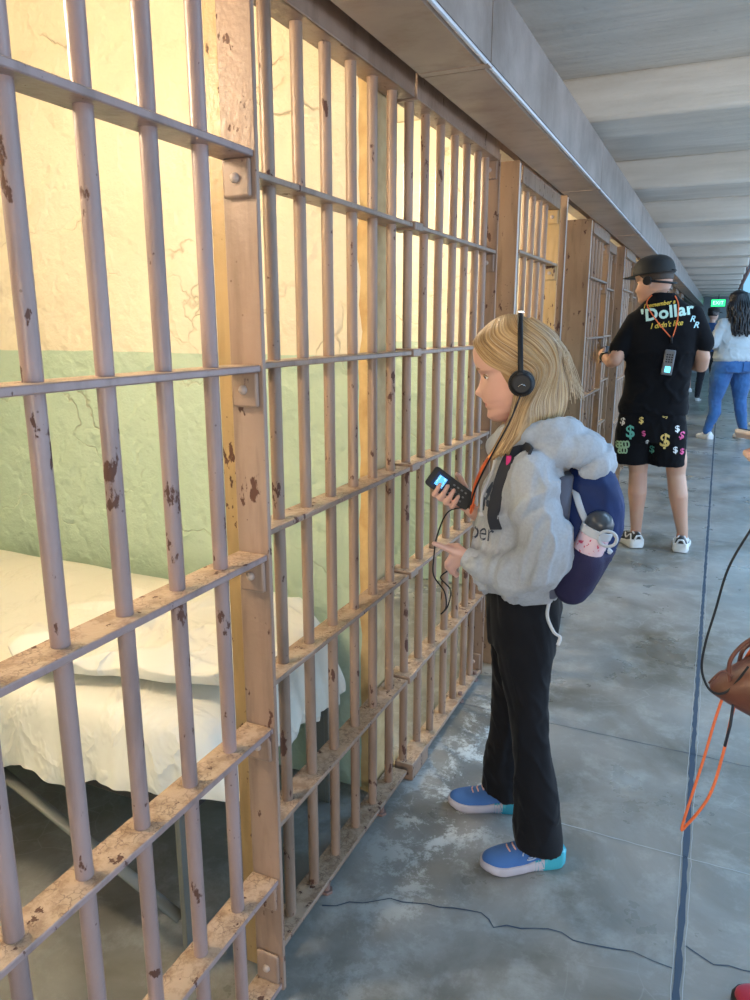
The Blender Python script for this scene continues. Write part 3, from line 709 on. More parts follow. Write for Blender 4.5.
hb = MB(); hp = smooth_path([(-.062, .10, .76), (-.055, .118, .72), (-.072, .122, .68), (-.088, .118, .665), (-.084, .120, .645)])
hb.tube(hp, .0045, 8, flat=.45); hb.build('hem_cord', M_cordg, trous, smooth=True)
M_shoe = cloth_mat('blue_knit', (0.055, 0.155, 0.42), (0.04, 0.12, 0.34), scale=700, bump=.4, sheen=.1); M_sole = mat('grey_white_foam', (.50, .46, .52), .5)
M_teal = mat('teal_gel', (0.06, .40, .50), .25); M_peach = mat('peach_lace', (.75, .42, .36), .6)
s1 = shoe(girl, (-.025, .098, 0), (0, 0, math.radians(20)), .222, .086, (M_shoe, M_sole, M_teal, M_peach), sole_h=.027)
s2 = shoe(girl, (.080, -.132, 0), (0, 0, math.radians(6)), .216, .084, (M_shoe, M_sole, M_teal, M_peach), sole_h=.027)
# stitched oval side mark on the near shoe
mk_ = MB()
for a0, rx, rz, tl in ((0, .020, .0105, 5.2), (.6, .012, .006, 4.6)):
    P = [Vector((-.012 + rx * math.cos(a0 + t / 20 * tl), .0405 - .006 * 0, .049 + rz * math.sin(a0 + t / 20 * tl))) for t in range(21)]
    bvv = BVHTree.FromPolygons([v.co for v in s1.data.vertices], [p.vertices[:] for p in s1.data.polygons])
    Q = []
    for p in P:
        hh = bvv.ray_cast(Vector((p.x, .2, p.z)), Vector((0, -1, 0)))
        Q.append((hh[0] + Vector((0, .0012, 0))) if hh[0] else p)
    mk_.tube(Q, .0016, 6)
mk_.build('side_mark', mat('silver_print', (.6, .66, .78), .4), s1, smooth=True)
# hair: a cap over the skull and many locks
def hair_mat(name, a, b, c):
    m = mat(name, a, .42); t = NT(m); o = t.tc.outputs['Object']
    f = t.noise(60, 4, vec=o, sc=(1, 1, .12)); t.base(t.ramp(f, [(.32, c), (.5, a), (.68, b)])); t.bump(t.noise(220, 3, vec=o, sc=(1, 1, .08)), .5, .002)
    m.node_tree.nodes['Principled BSDF'].inputs['Anisotropic'].default_value = .6; return m
M_blond = hair_mat('blond_hair', (0.42, 0.26, 0.12), (0.72, 0.52, 0.30), (0.20, 0.11, 0.05))
rnd = random.Random(3)
def on(th, z, s_=1.07):
    c = Vector((-.01, 0, .52)); return HM @ (c + (head_pt(th, z) - c) * s_)
def L3(a, b, f): return Vector(a).lerp(Vector(b), f)
def guide(f, s, lift=0.0):
    """path of a lock from the parting down; f=0 at the forehead, 1 at the nape"""
    x0 = .37 - .62 * f ** .8; z0 = 1.045 - 1.22 * x0 * x0 - .05 * (1 if x0 < 0 else 0) * abs(x0) * 4
    st = HM @ Vector((x0, s * .006, z0))
    k = 1.0 + lift
    p1 = on(s * (.42 + 2.3 * f), .80 + .12 * f, 1.065 * k); p2 = on(s * (.92 + 2.05 * f), .62 + .10 * f, (1.08 - .03 * f) * k); p3 = on(s * (1.42 + 1.60 * f), .43 + .05 * f, (1.10 - .07 * f) * k)
    if f < .42:
        g_ = f / .42; e1 = L3((.052, s * .092, 1.205), (.015, s * .100, 1.215), g_); e2 = L3((.074, s * .097, 1.150), (.030, s * .106, 1.160), g_); e3 = L3((.104, s * .092, 1.092), (.050, s * .112, 1.118), g_)
    else:
        g_ = (f - .42) / .58; e1 = L3((.010, s * .098, 1.220), (-.078, s * .0, 1.255), g_); e2 = L3((.010, s * .100, 1.185), (-.078, s * .0, 1.210), g_); e3 = L3((.012, s * .098, 1.158), (-.066, s * .0, 1.178), g_)
    return smooth_path([st, p1, p2, p3, e1, e2, e3], 7)
def sheet_of_hair(par, s, lift, nf=150, seed=0, endj=.012, f0=0.0):
    b = MB(); rows = []; cen = Vector((.02, 0, 1.28))
    for i in range(nf + 1):
        f = f0 + (1 - f0) * i / nf; P = guide(f, s, lift); R_ = []
        m_ = len(P); cut = noise.noise(Vector((f * 40, seed, 2))) * endj
        for j, p in enumerate(P):
            q = j / (m_ - 1); g_ = noise.noise(Vector((f * 55 + .8 * q, seed + 3.1, q * .7))) * .5 + noise.noise(Vector((f * 17, seed, q * 1.3))) * .6
            d_ = (p - cen); d_.z *= .35; d_.normalize()
            p = p + d_ * (.0058 * g_ * min(1, q * 4 + .15)); p.z += cut * max(0, q - .8) * 5
            R_.append(p)
        rows.append(R_)
    m_ = len(rows[0]); b.v = [tuple(p) for r in rows for p in r]
    b.f = [(i * m_ + j, (i + 1) * m_ + j, (i + 1) * m_ + j + 1, i * m_ + j + 1) for i in range(nf) for j in range(m_ - 1)]; b.m = [0] * len(b.f)
    o = b.build('lock_layer', M_blond, par, smooth=True, solid=.0035)
    uv = o.data.uv_layers.new(name='strand')
    for lp in o.data.loops:
        vi = lp.vertex_index; uv.data[lp.index].uv = ((vi // m_) / nf + seed, (vi % m_) / m_)
    return o
tm = M_blond; tt = NT(tm); uvn = tt.n('ShaderNodeUVMap'); uvn.uv_map = 'strand'
f_ = tt.noise(1.0, 5, vec=uvn.outputs[0], sc=(70, 2.0, 1), rough=.7); tt.base(tt.ramp(f_, [(.30, (.11, .055, .022)), (.45, (.31, .175, .07)), (.60, (.56, .37, .18)), (.76, (.74, .55, .31))])); tt.bump(f_, .6, .004)
# skull cap under the layers
hr = MB(); rs = []
for i in range(2, 41):
    ring = []
    for k in range(72):
        th = 2 * PI * k / 72; c_ = math.cos(th); lim = .80 if c_ > .8 else (.80 - .46 * min(1, (.8 - c_) / .6)); z = lim + (1 - lim) * (i / 40 - .05) / .95
        ring.append(on(th, min(.999, z), 1.045))
    rs.append(ring)
hr.rings(rs); hair = hr.build('hair', M_blond, girl, smooth=True)
for s in (1, -1):
    sheet_of_hair(hair, s, .0, seed=s); sheet_of_hair(hair, s, .014, seed=s + 5, endj=.03, f0=.12); sheet_of_hair(hair, s, -.015, seed=s + 9, endj=.02)
lk = MB()
for i in range(46):
    s = rnd.choice((-1, 1, 1)); P = guide(rnd.random() ** .8, s, .02 + rnd.uniform(0, .012)); P = [p + Vector((rnd.uniform(-.001, .001), 0, 0)) for p in P]
    lk.tube(P, .0006, 4)
for i in range(36):     # loose flyaway strands at the back
    s = rnd.choice((-1, 1)); P = [on(s * rnd.uniform(2.2, 2.9), .90, 1.08), on(s * rnd.uniform(2.5, 3.0), .66, 1.13)]
    P += [P[1] + Vector((-.018 - .015 * rnd.random(), 0, -.05)), P[1] + Vector((-.030 - .035 * rnd.random(), rnd.uniform(-.02, .02), -.11 - .03 * rnd.random()))]
    lk.tube(smooth_path(P, 4), .0007, 4)
lo_ = lk.build('loose_strands', mat('pale_strands', (.50, .38, .25), .4), hair, smooth=True)

# headphones
M_blk = mat('black_plastic', (0.010, 0.010, 0.012), .5, spec=.3); M_foam = cloth_mat('black_foam', (.015, .015, .015), scale=300, bump=.5); M_chrome = mat('brushed_metal', (.6, .6, .62), .25, 1)
hp_ = thing('headphones', 'black wired on-ear headphones worn over the blond hair', 'headphones', (-.40, 1.80, 0), RZ)
P = [Vector((.034 + .006 * math.sin(a), .106 * math.cos(a), 1.305 + .124 * max(0, math.sin(a)) )) for a in [PI * k / 24 for k in range(25)]]
P = [Vector((.030, .106, 1.275))] + P + [Vector((.030, -.106, 1.275))]
MB().tube(P, .0065, 10, flat=.45, up=(0, 1, 0)).build('headband', M_blk, hp_, smooth=True)
for s in (1, -1):
    MB().cyl((.030, s * .090, 1.272), (.030, s * .110, 1.272), .031, 24, .030).build('ear_pad', M_foam, hp_, smooth=True, bevel=.004)
    MB().cyl((.030, s * .109, 1.272), (.030, s * .119, 1.272), .029, 24, .022).build('ear_cup', M_blk, hp_, smooth=True, bevel=.003)
    MB().box(.025, .041, s * .114 - .004, s * .114 + .004, 1.262, 1.30).build('yoke', M_blk, hp_, bevel=.003)
m_ = MB(); m_.tube([(.022, .1195, 1.268), (.030, .1210, 1.272), (.038, .1195, 1.266)], .0012, 6); m_.build('mark', M_chrome, hp_, smooth=True)
MB().box(.030, .046, -.006, .006, 1.428, 1.436).build('adjuster', M_chrome, hp_, bevel=.002)
cp = smooth_path([(.032, .117, 1.246), (.052, .128, 1.19), (.085, .122, 1.12), (.112, .105, 1.06), (.130, .070, 1.01), (.140, .03, .970), (.146, -.01, .945), D(.072, .0, .004)])
MB().tube(cp, .0022, 8).build('cable', M_blk, hp_, smooth=True)
# audio guide in her hand
dv = thing('audio_guide', 'black handheld audio guide with lit blue screen and keypad, in the child\'s hand', 'audio guide', (0, 0, 0), 0)
GM = Matrix.Translation((-.40, 1.80, 0)) @ Matrix.Rotation(RZ, 4, 'Z')
B3 = Matrix((DL, DS, DN)).transposed().to_4x4(); dv.matrix_world = GM @ Matrix.Translation(DC) @ B3
mb = MB(); rs = []
for zz, q in ((-.012, .86), (-.009, .97), (.006, 1.0), (.010, .96)):
    ring = []
    for k in range(40):
        a = 2 * PI * k / 40; x, y = superell(a, .066, .027, 9); y *= (1 + .10 * (1 if x < 0 else -.6) * min(1, abs(x) / .066)); ring.append((x * q, y * (q if q < 1 else 1), zz))
    rs.append(ring)
mb.rings(rs); mb.build('case', M_blk, dv, smooth=True, auto=40)
MB().box(-.052, -.014, -.020, .020, .0098, .0112).build('screen_bezel', mat('dark_blue_glass', (.01, .015, .06), .15), dv, bevel=.001)
sc_ = mat('lit_screen', (.05, .2, .5), .3, emit=(.10, .52, 1.0), estr=1.0); t = NT(sc_); o_ = t.tc.outputs['Object']
em = t.ramp(t.noise(120, 2, vec=o_), [(.46, (.06, .42, .95)), (.52, (.45, .85, 1)), (.60, (.02, .10, .35))], 'CONSTANT'); t.l(em, sc_.node_tree.nodes['Principled BSDF'].inputs['Emission Color'])
MB().box(-.044, -.020, -.014, .014, .0112, .0118).build('screen', sc_, dv)
M_key = mat('grey_key', (.12, .125, .14), .4)
for i in range(4):
    for j in range(3): MB().box(.002 + .012 * i - .003, .002 + .012 * i + .003, -.013 + .013 * j - .0022, -.013 + .013 * j + .0022, .0098, .0116).build('key', M_key, dv, bevel=.0008)
MB().box(.052, .068, -.012, .012, -.006, .008).build('plug', M_blk, dv, bevel=.003)
# lanyard of the guide: two orange cords over the sweatshirt, round the neck
ln = thing('lanyard', 'bright orange neck cord hanging down the grey sweatshirt to the audio guide', 'lanyard', (-.40, 1.80, 0), RZ)
M_or = mat('orange_cord', (.78, .15, .04), .55); 
for dy, dx in ((.0, 0), (-.012, .004)):
    P = smooth_path([(-.030, .040 + dy, 1.198), (.02, .080 + dy, 1.17), (.070, .095 + dy, 1.135), (.105 + dx, .095 + dy, 1.08), (.128 + dx, .070 + dy, 1.02), (.134 + dx, .04 + dy, .975), (.142, .0, .935), D(.075, .002, .006)])
    MB().tube(P, .0026, 8).build('cord', M_or, ln, smooth=True)
MB().tube(smooth_path([(-.030, .04, 1.198), (-.055, 0, 1.20), (-.03, -.04, 1.198)]), .0026, 8).build('neck_loop', M_or, ln, smooth=True)
wc = thing('charging_cable', 'thin black cable drooping from the audio guide past the child\'s lower hand', 'cable', (-.40, 1.80, 0), RZ)
P = smooth_path([D(.070, -.01, -.004), (.200, -.03, .93), (.222, .04, .885), (.224, .10, .840), (.222, .11, .80), (.195, .11, .760), (.190, .11, .720), (.203, .11, .700), (.186, .11, .722), (.180, .11, .765), (.205, .11, .795), (.19, .10, .81)])
MB().tube(P, .0019, 8).build('wire', M_blk, wc, smooth=True)

# backpack
bp = thing('backpack', 'navy blue school backpack with grey piping on the blond child\'s back', 'backpack', (-.40, 1.80, 0), RZ)
M_navy = cloth_mat('navy_nylon', (0.006, 0.022, 0.11), (0.005, 0.015, 0.07), rough=.65, scale=600, sheen=0); M_navy.node_tree.nodes['Principled BSDF'].inputs['Specular IOR Level'].default_value = .3; M_slate = cloth_mat('slate_mesh', (0.10, 0.11, 0.16), (0.08, .09, .14), rough=.7, scale=400, bump=.5)
M_plum = cloth_mat('plum_mesh', (0.018, 0.014, 0.060), (0.014, .011, .045), rough=.8, scale=400, bump=.5, sheen=0); M_pipe = mat('grey_piping', (.50, .52, .56), .6)
k = MB()
k.hoops([(-.100, 0, .765, .030, .095), (-.108, 0, .772, .045, .120), (-.116, 0, .80, .056, .134), (-.132, 0, .86, .072, .140), (-.142, 0, .93, .084, .138), (-.146, 0, .99, .080, .130), (-.146, 0, 1.045, .062, .115), (-.140, 0, 1.075, .040, .085)], 56, 3.2)
pk = k.build('main_bag', [M_navy], bp, remesh=.007, sm=4, smooth=True); wr(pk, .004, 12, 3, (1, 1, .5), 3)
k = MB(); k.hoops([(-.062, 0, .76, .022, .125), (-.064, 0, .80, .034, .135), (-.066, 0, .9, .036, .144), (-.07, 0, 1.0, .034, .138), (-.075, 0, 1.06, .03, .115)], 40, 3); k.build('back_panel', M_slate, bp, smooth=True, remesh=.007, sm=3)
k = MB(); k.hoops([(-.104, 0, .760, .036, .118), (-.112, 0, .775, .052, .136), (-.122, 0, .82, .062, .148), (-.132, 0, .865, .072, .153), (-.138, 0, .885, .077, .150)], 56, 3.2); k.chain([((-.108, .128, .80), .044), ((-.124, .136, .850), .048), ((-.130, .137, .868), .047)], 20); k.build('side_pocket', M_plum, bp, remesh=.006, sm=3, smooth=True)
P = smooth_path(drape([(-.095, 0, 1.07), (-.105, 0, 1.02), (-.125, 0, .97), (-.155, 0, .925), (-.190, 0, .885)], pk, (0, 1, 0), .004), 5); MB().tube(P, .008, 8, flat=.35, up=(0, 1, 0)).build('piping', M_pipe, bp, smooth=True)
P = [Vector((p.x, -p.y, p.z)) for p in P]; MB().tube(P, .008, 8, flat=.35, up=(0, 1, 0)).build('piping', M_pipe, bp, smooth=True)
M_strap = mat('black_webbing', (0.02, 0.022, 0.032), .7)
sp = smooth_path(drape([(-.07, 0, 1.118), (-.03, 0, 1.122), (-.002, 0, 1.105), (.014, 0, 1.06), (.020, 0, 1.01), (.018, 0, .965), (.012, 0, .93)], hoodie, (.45, .89, 0), .005), 6)
for s in (1, -1):
    mb = MB(); rs = []
    for i, p in enumerate(sp):
        t_ = (sp[min(i + 1, len(sp) - 1)] - sp[max(i - 1, 0)]).normalized(); n_ = Vector((.45, .89, .15)).normalized(); w_ = t_.cross(n_).normalized() * .015; n_ = w_.cross(t_).normalized() * .003
        ring = [p + w_ + n_, p - w_ + n_, p - w_ - n_, p + w_ - n_]
        rs.append([Vector((q.x, q.y * s, q.z)) for q in ring])
    mb.rings(rs).build('shoulder_strap', M_strap, bp, smooth=True, auto=40)
_q = sp[14]; MB().box(_q.x - .006, _q.x + .006, _q.y, _q.y + .006, _q.z - .012, _q.z + .012).build('pink_tag', mat('pink_tape', (.85, .03, .25), .6), bp, bevel=.002)
# bottle in the side pocket
bt = thing('water_bottle', 'pink speckled water bottle with a grey lid in the backpack\'s side pocket', 'water bottle', (0, 0, 0), 0)
bt.matrix_world = GM @ Matrix.Translation((-.118, .137, .838)) @ Matrix.Scale(1.12, 4) @ Matrix.Rotation(-.32, 4, 'Y') @ Matrix.Rotation(-.06, 4, 'X')
mp = mat('pink_speckle', (.72, .52, .58), .35); t = NT(mp); t.base(t.mix(t.ramp(t.noise(90, 2, vec=t.tc.outputs['Object']), [(.60, 0), (.64, 1)]), (.74, .54, .60), (.6, .05, .12)))
MB().hoops([(0, 0, 0, .028, .028), (0, 0, .004, .031, .031), (0, 0, .085, .031, .031), (0, 0, .092, .030, .030)], 32).build('flask', mp, bt, smooth=True, auto=50)
MB().hoops([(0, 0, .090, .0325, .0325), (0, 0, .108, .0325, .0325)], 32).build('collar', M_pipe, bt, smooth=True, bevel=.002)
MB().hoops([(0, 0, .107, .030, .030), (0, 0, .125, .027, .027), (0, 0, .137, .017, .017), (0, 0, .142, .005, .005)], 32).build('lid', mat('dark_grey_lid', (.05, .055, .065), .3), bt, smooth=True)
P = [(-.020 + .018 * math.cos(a), .031, .100 + .016 * math.sin(a)) for a in [2 * PI * i / 24 for i in range(25)]]
MB().tube(P, .0035, 8).build('carry_loop', M_pipe, bt, smooth=True)

# ---------------- generic grown-up -------------------------------------------
def skull_hair(par, M, m, s_=1.07, front=.78, side=.42, name='hair'):
    b = MB(); rs = []
    for i in range(2, 31):
        ring = []
        for k in range(48):
            th = 2 * PI * k / 48; c_ = math.cos(th); lim = front if c_ > .8 else (front - (front - side) * min(1, (.8 - c_) / .7)); z = lim + (1 - lim) * (i / 30 - .06) / .94
            c = Vector((-.01, 0, .52)); ring.append(M @ (c + (head_pt(th, min(.999, z)) - c) * (s_ + .01 * noise.noise(Vector((th * 9, z * 9, 1))))))
        rs.append(ring)
    return b.rings(rs).build(name, m, par, smooth=True)

# ---------------- the man in the black cap: x = picture right, y = away ------
man = thing('person', 'man in a black cap, black lettered T-shirt and dollar-sign shorts, seen from behind', 'person', (-.24, 4.95, 0), math.radians(4))
MM = frame((-.150, .015, 1.535), yaw=math.radians(158), pitch=.10, s=.255)
mb = MB(); head(mb, MM)
mb.chain([((-.105, .0, 1.47), .060), ((-.130, .01, 1.56), .058)])
mb.hoops([(-.10, 0, .80, .14, .10), (-.10, 0, .95, .15, .10), (-.095, 0, 1.10, .155, .11), (-.09, 0, 1.28, .17, .11), (-.088, 0, 1.40, .17, .09), (-.09, 0, 1.46, .09, .07), (-.10, 0, 1.49, .055, .055)])
# left arm lifted in front of him, forearm out to the left; right arm bent forward
mb.chain([((-.265, .0, 1.40), .052), ((-.345, -.085, 1.20), .044), ((-.372, -.02, 1.180), .038), ((-.428, .10, 1.212), .027)])
mb.chain([((-.428, .10, 1.212), .027), ((-.442, .14, 1.225), .024)])
for k in range(4): mb.chain([((-.442, .14, 1.225), .014), ((-.450, .175, 1.245 - .020 * k), .0105), ((-.458, .205, 1.235 - .020 * k), .0095), ((-.455, .225, 1.222 - .020 * k), .009)], 10)
mb.chain([((-.435, .12, 1.225), .014), ((-.430, .145, 1.258), .011), ((-.432, .175, 1.266), .010)], 10)
mb.chain([((.075, .0, 1.45), .052), ((.150, -.015, 1.22), .044), ((.150, .03, 1.165), .042), ((.060, .22, 1.17), .030), ((.02, .26, 1.18), .028)])
for k in range(4): mb.chain([((.02, .26, 1.18), .014), ((-.015, .30, 1.20 - .018 * k), .0105), ((-.05, .30, 1.19 - .018 * k), .0095)], 10)
mb.chain([((.02, .25, 1.19), .014), ((-.01, .25, 1.215), .011)], 10)
for s, hx, kx, ax, ky in ((-1, -.165, -.160, -.145, .0), (1, -.02, .065, .135, .0)):
    mb.chain([((hx, 0, .86), .078), ((kx - .005, 0, .60), .062), ((kx - .005, 0, .55), .064), ((kx, .005, .49), .056), ((kx + (ax - kx) * .35, -.022, .36), .058), ((kx + (ax - kx) * .6, -.012, .26), .046), ((ax, .0, .12), .034), ((ax, .01, .06), .036)], 18)
mbody = mb.build('body', M_skin2, man, remesh=.0055, sm=4, smooth=True)
face_bits(MM, mbody, .255)
M_tee = cloth_mat('black_cotton', (0.005, 0.005, 0.007), (0.003, 0.003, 0.005), rough=.9, sheen=.03, scale=300); M_tee.node_tree.nodes['Principled BSDF'].inputs['Specular IOR Level'].default_value = .2
b = MB()
b.hoops([(-.105, 0, .865, .206, .135), (-.105, 0, .90, .206, .138), (-.100, 0, 1.00, .192, .135), (-.095, 0, 1.12, .190, .135), (-.09, 0, 1.25, .204, .135), (-.086, 0, 1.36, .212, .122), (-.086, 0, 1.43, .205, .105), (-.088, 0, 1.48, .180, .092), (-.092, 0, 1.53, .130, .080), (-.100, 0, 1.565, .092, .070), (-.108, .0, 1.595, .072, .066)], 60, 2.5)
b.chain([((-.245, .0, 1.425), .066), ((-.325, -.045, 1.262), .068)], 20); b.chain([((.075, .0, 1.46), .066), ((.145, -.008, 1.30), .066)], 20)
tee = b.build('t_shirt', M_tee, man, remesh=.009, sm=4, smooth=True); wr(tee, .010, 6, 3, (1, .5, 1.1), 4, lambda c: 1.0 if c.z < 1.25 else .35)
M_ylw = mat('yellow_print', (.85, .60, .08), .6); M_mint = mat('mint_print', (.55, .80, .74), .6); M_sky = mat('pale_blue_print', (.50, .78, .85), .6); M_pk = mat('pink_print', (.75, .10, .28), .6); M_grn = mat('teal_print', (.12, .45, .38), .6); M_wht = mat('white_print', (.8, .8, .8), .6); M_gold = mat('gold_print', (.80, .58, .18), .6); M_olv = mat('green_badge_print', (.30, .48, .32), .7)
X_, Z_ = (1, 0, 0), (0, 0, 1)
text_on("'Dollar", tee, (-.072, 0, 1.478), (1, 0, .16), (-.16, 0, 1), .098, M_mint, tee, bold=.0032, wx=1.02, font_sp=1.06, off=.0045)
text_on('I remember a', tee, (-.120, 0, 1.528), (1, 0, .16), (-.16, 0, 1), .036, M_ylw, tee, shear=.35, bold=.0005, wx=.9)
text_on("I didn't like", tee, (-.070, 0, 1.408), (1, 0, .13), (-.13, 0, 1), .045, M_ylw, tee, shear=.35, bold=.0005, wx=.9)
text_on('R', tee, (.072, 0, 1.44), X_, Z_, .050, M_sky, tee, shear=.3, bold=.001); text_on('R', tee, (.095, 0, 1.405), X_, Z_, .050, M_sky, tee, shear=.3, bold=.001)
b = MB(); b.hoops([(-.105, 0, .90, .185, .125), (-.105, 0, .84, .200, .135), (-.105, 0, .76, .208, .135), (-.105, 0, .70, .210, .13)], 50, 2.6)
for cx in (-.212, .002): b.hoops([(cx, 0, .76, .105, .125), (cx, 0, .66, .106, .118), (cx, 0, .56, .108, .112), (cx, 0, .548, .106, .110)], 44, 2.4)
sh = b.build('shorts', M_tee, man, remesh=.008, sm=3, smooth=True); wr(sh, .006, 8, 3, (1.2, 1, .6), 9)
for ch_, x, z, sz, m_, r_ in (('$', -.225, .76, .105, M_grn, .1), ('$', -.165, .835, .055, M_gold, 0), ('$', -.145, .755, .045, M_pk, .2), ('$', -.275, .82, .06, M_wht, -.1), ('$', -.020, .715, .115, M_gold, 0), ('$', .045, .79, .055, M_wht, .1), ('$', .075, .75, .06, M_pk, -.3), ('$', .045, .66, .055, M_wht, .1), ('$', -.09, .65, .06, M_grn, 0), ('$', .085, .65, .05, M_pk, 0), ('S', -.03, .862, .04, M_gold, 1.2), ('$', -.120, .70, .04, M_wht, 0)):
    text_on(ch_, sh, (x, 0, z), X_, Z_, sz, m_, sh, bold=.018 * sz, rot=r_, name='dollar_print')
text_on('8800', sh, (-.265, 0, .675), X_, Z_, .062, M_olv, sh, bold=.002, rot=.15, name='badge_print', font_sp=.62); text_on('600', sh, (-.262, 0, .638), X_, Z_, .055, M_olv, sh, bold=.002, rot=.1, name='badge_print', font_sp=.62)
M_blksh = cloth_mat('black_leather', (.015, .016, .018), rough=.4, scale=90); M_whs = mat('white_rubber', (.78, .78, .78), .5)
for x, rz in ((-.168, 118), (.135, 86)):
    a = math.radians(rz); L = .285
    o = shoe(man, (x + .05 * math.cos(a), .065 * math.sin(a), 0), (0, 0, a), L, .105, (M_blksh, M_whs, M_whs, M_whs), sole_h=.031)
    b = MB()
    bvv = BVHTree.FromPolygons([v.co for v in o.data.vertices], [p.vertices[:] for p in o.data.polygons])
    for sg in (-1, 1):
        for P in ([(-.13, .045), (-.09, .085), (-.05, .055), (-.01, .075)], [(-.12, .095), (-.07, .10), (-.03, .085)], [(.0, .045), (.03, .075)]):
            Q = []
            for (u, z) in smooth_path([Vector((p[0], 0, p[1])) for p in P], 3) and [(q.x, q.z) for q in smooth_path([Vector((p[0], 0, p[1])) for p in P], 3)]:
                hh = bvv.ray_cast(Vector((u, sg * .2, z)), Vector((0, -sg, 0)))
                if hh[0]: Q.append(hh[0] + Vector((0, sg * .001, 0)))
            if len(Q) > 1: b.tube(Q, .0055, 6)
    hh = [bvv.ray_cast(Vector((-.3, y, z)), Vector((1, 0, 0))) for y, z in ((-.03, .05), (-.012, .085), (.012, .085), (.03, .05))]
    Q = [q[0] + Vector((-.001, 0, 0)) for q in hh if q[0]]
    if len(Q) > 1: b.tube(Q, .006, 6)
    b.build('overlay', M_whs, o, smooth=True)
# cap, brim forward of the face
M_cap = cloth_mat('black_twill', (.012, .011, .011), rough=.7, scale=500, sheen=.05)
cp_ = MB(); rs = []
for i in range(24):
    t_ = math.sin(i / 23 * PI / 2); z = .66 + .45 * t_; q = max(0, 1 - t_ ** 2.7) ** (1 / 2.5)
    rs.append([MM @ Vector((-.01 + (.49 * q) * math.cos(2 * PI * k / 48), .415 * q * math.sin(2 * PI * k / 48), z)) for k in range(48)])
cp_.rings(rs); cap = cp_.build('cap', M_cap, man, smooth=True)
br = MB(); top = []; n = 24
for lay in (0, .022):
    for i in range(n + 1):
        a = -1.15 + 2.3 * i / n
        for q in (0, .35, .7, 1.0):
            x = .36 * math.cos(a * .85) + .02 + q * (.34 * math.cos(a * .9) ** .7); y = .40 * math.sin(a) * (1 + .05 * q)
            top.append(MM @ Vector((x, y, .715 - lay - .04 * q - .25 * y * y)))
W4 = 4; off = (n + 1) * W4; fs = []
for i in range(n):
    for q in range(3):
        a = i * W4 + q; fs.append((a, a + 1, a + W4 + 1, a + W4)); fs.append((off + a, off + a + W4, off + a + W4 + 1, off + a + 1))
    fs.append((i * W4 + 3, off + i * W4 + 3, off + (i + 1) * W4 + 3, (i + 1) * W4 + 3))
br.add(top, fs); br.build('brim', M_cap, cap, smooth=True)
MB().tube([MM @ Vector((-.47, -.12, .70)), MM @ Vector((-.50, 0, .70)), MM @ Vector((-.47, .12, .70))], .010, 8, flat=.4).build('strap', M_blk, cap, smooth=True)
skull_hair(mbody, MM, mat('dark_brown_hair', (.05, .03, .02), .6), 1.02, .8, .50)
# headphones on the cap, device on lanyard on his back, watch
h2 = thing('headphones', 'black headphones worn under the black cap of the man', 'headphones', (-.24, 4.95, 0), math.radians(4))
for s in (-1, 1):
    c = MM @ Vector((-.03, s * .40, .50)); d_ = (MM.to_3x3() @ Vector((0, s, 0))).normalized()
    MB().cyl(c, c + d_ * .020, .026, 20).build('ear_cup', M_blk, h2, smooth=True, bevel=.003)
MB().tube([MM @ Vector((-.03 - .47 * math.sin(a) , .45 * math.cos(a), .50 - .10 * math.sin(a))) for a in [PI * k / 20 for k in range(21)]], .007, 8).build('neckband', M_blk, h2, smooth=True)
l2 = thing('lanyard', 'orange neck cord hanging in a V down the back of the black T-shirt', 'lanyard', (-.24, 4.95, 0), math.radians(4))
for P in ([(-.165, 0, 1.58), (-.190, 0, 1.53), (-.125, 0, 1.43), (-.040, 0, 1.335)], [(-.035, 0, 1.575), (-.012, 0, 1.52), (-.012, 0, 1.42), (-.030, 0, 1.335)]):
    P = smooth_path([(x, min(y, -.02), z) for x, y, z in P], 5)
    Q = drape([(p.x, 0, p.z) for p in P], tee, (0, -1, 0), .005)
    MB().tube(Q, .0036, 8).build('cord', M_or, l2, smooth=True)
MB().tube(drape([(-.035, 0, 1.34), (-.033, 0, 1.30)], tee, (0, -1, 0), .006), .007, 8).build('slider', M_blk, l2, smooth=True)
yb = drape([(-.04, 0, 1.19)], tee, (0, -1, 0), .014)[0].y
d2 = thing('audio_guide', 'grey audio guide with lit screen hanging on the back of the black T-shirt', 'audio guide', (0, 0, 0))
d2.matrix_world = Matrix.Translation((-.24, 4.95, 0)) @ Matrix.Rotation(math.radians(4), 4, 'Z') @ Matrix.Translation((-.040, yb, 1.188)) @ Matrix.Rotation(.10, 4, 'Y')
MB().box(-.031, .031, -.010, .010, -.075, .075).build('case', mat('grey_case', (.13, .13, .14), .4), d2, bevel=.007)
MB().box(-.014, .018, -.0115, -.0100, -.058, -.022).build('screen', mat('cyan_screen', (.1, .5, .7), .3, emit=(.12, .70, .95), estr=1.4), d2, bevel=.001)
for i in range(4):
    for j in range(3): MB().box(-.018 + .014 * j, -.009 + .014 * j, -.0113, -.0100, .0 + .014 * i, .008 + .014 * i).build('key', M_blk, d2)
wt = thing('watch', 'dark watch with a bright face on the left wrist of the man in the cap', 'watch', (-.24, 4.95, 0), math.radians(4))
wc_ = Vector((-.418, .080, 1.206)); wd_ = (Vector((-.428, .10, 1.212)) - Vector((-.372, -.02, 1.180))).normalized()
MB().cyl(wc_ - wd_ * .018, wc_ + wd_ * .018, .033, 20).build('strap', M_blk, wt, smooth=True, bevel=.003)
MB().ball(wc_ + Vector((-.010, -.012, .030)), (.012, .012, .008), 8).build('face', M_chrome, wt, smooth=True)
p_ = thing('mobile_phone', 'black mobile phone in the left hand of the man in the cap', 'mobile phone', (0, 0, 0))
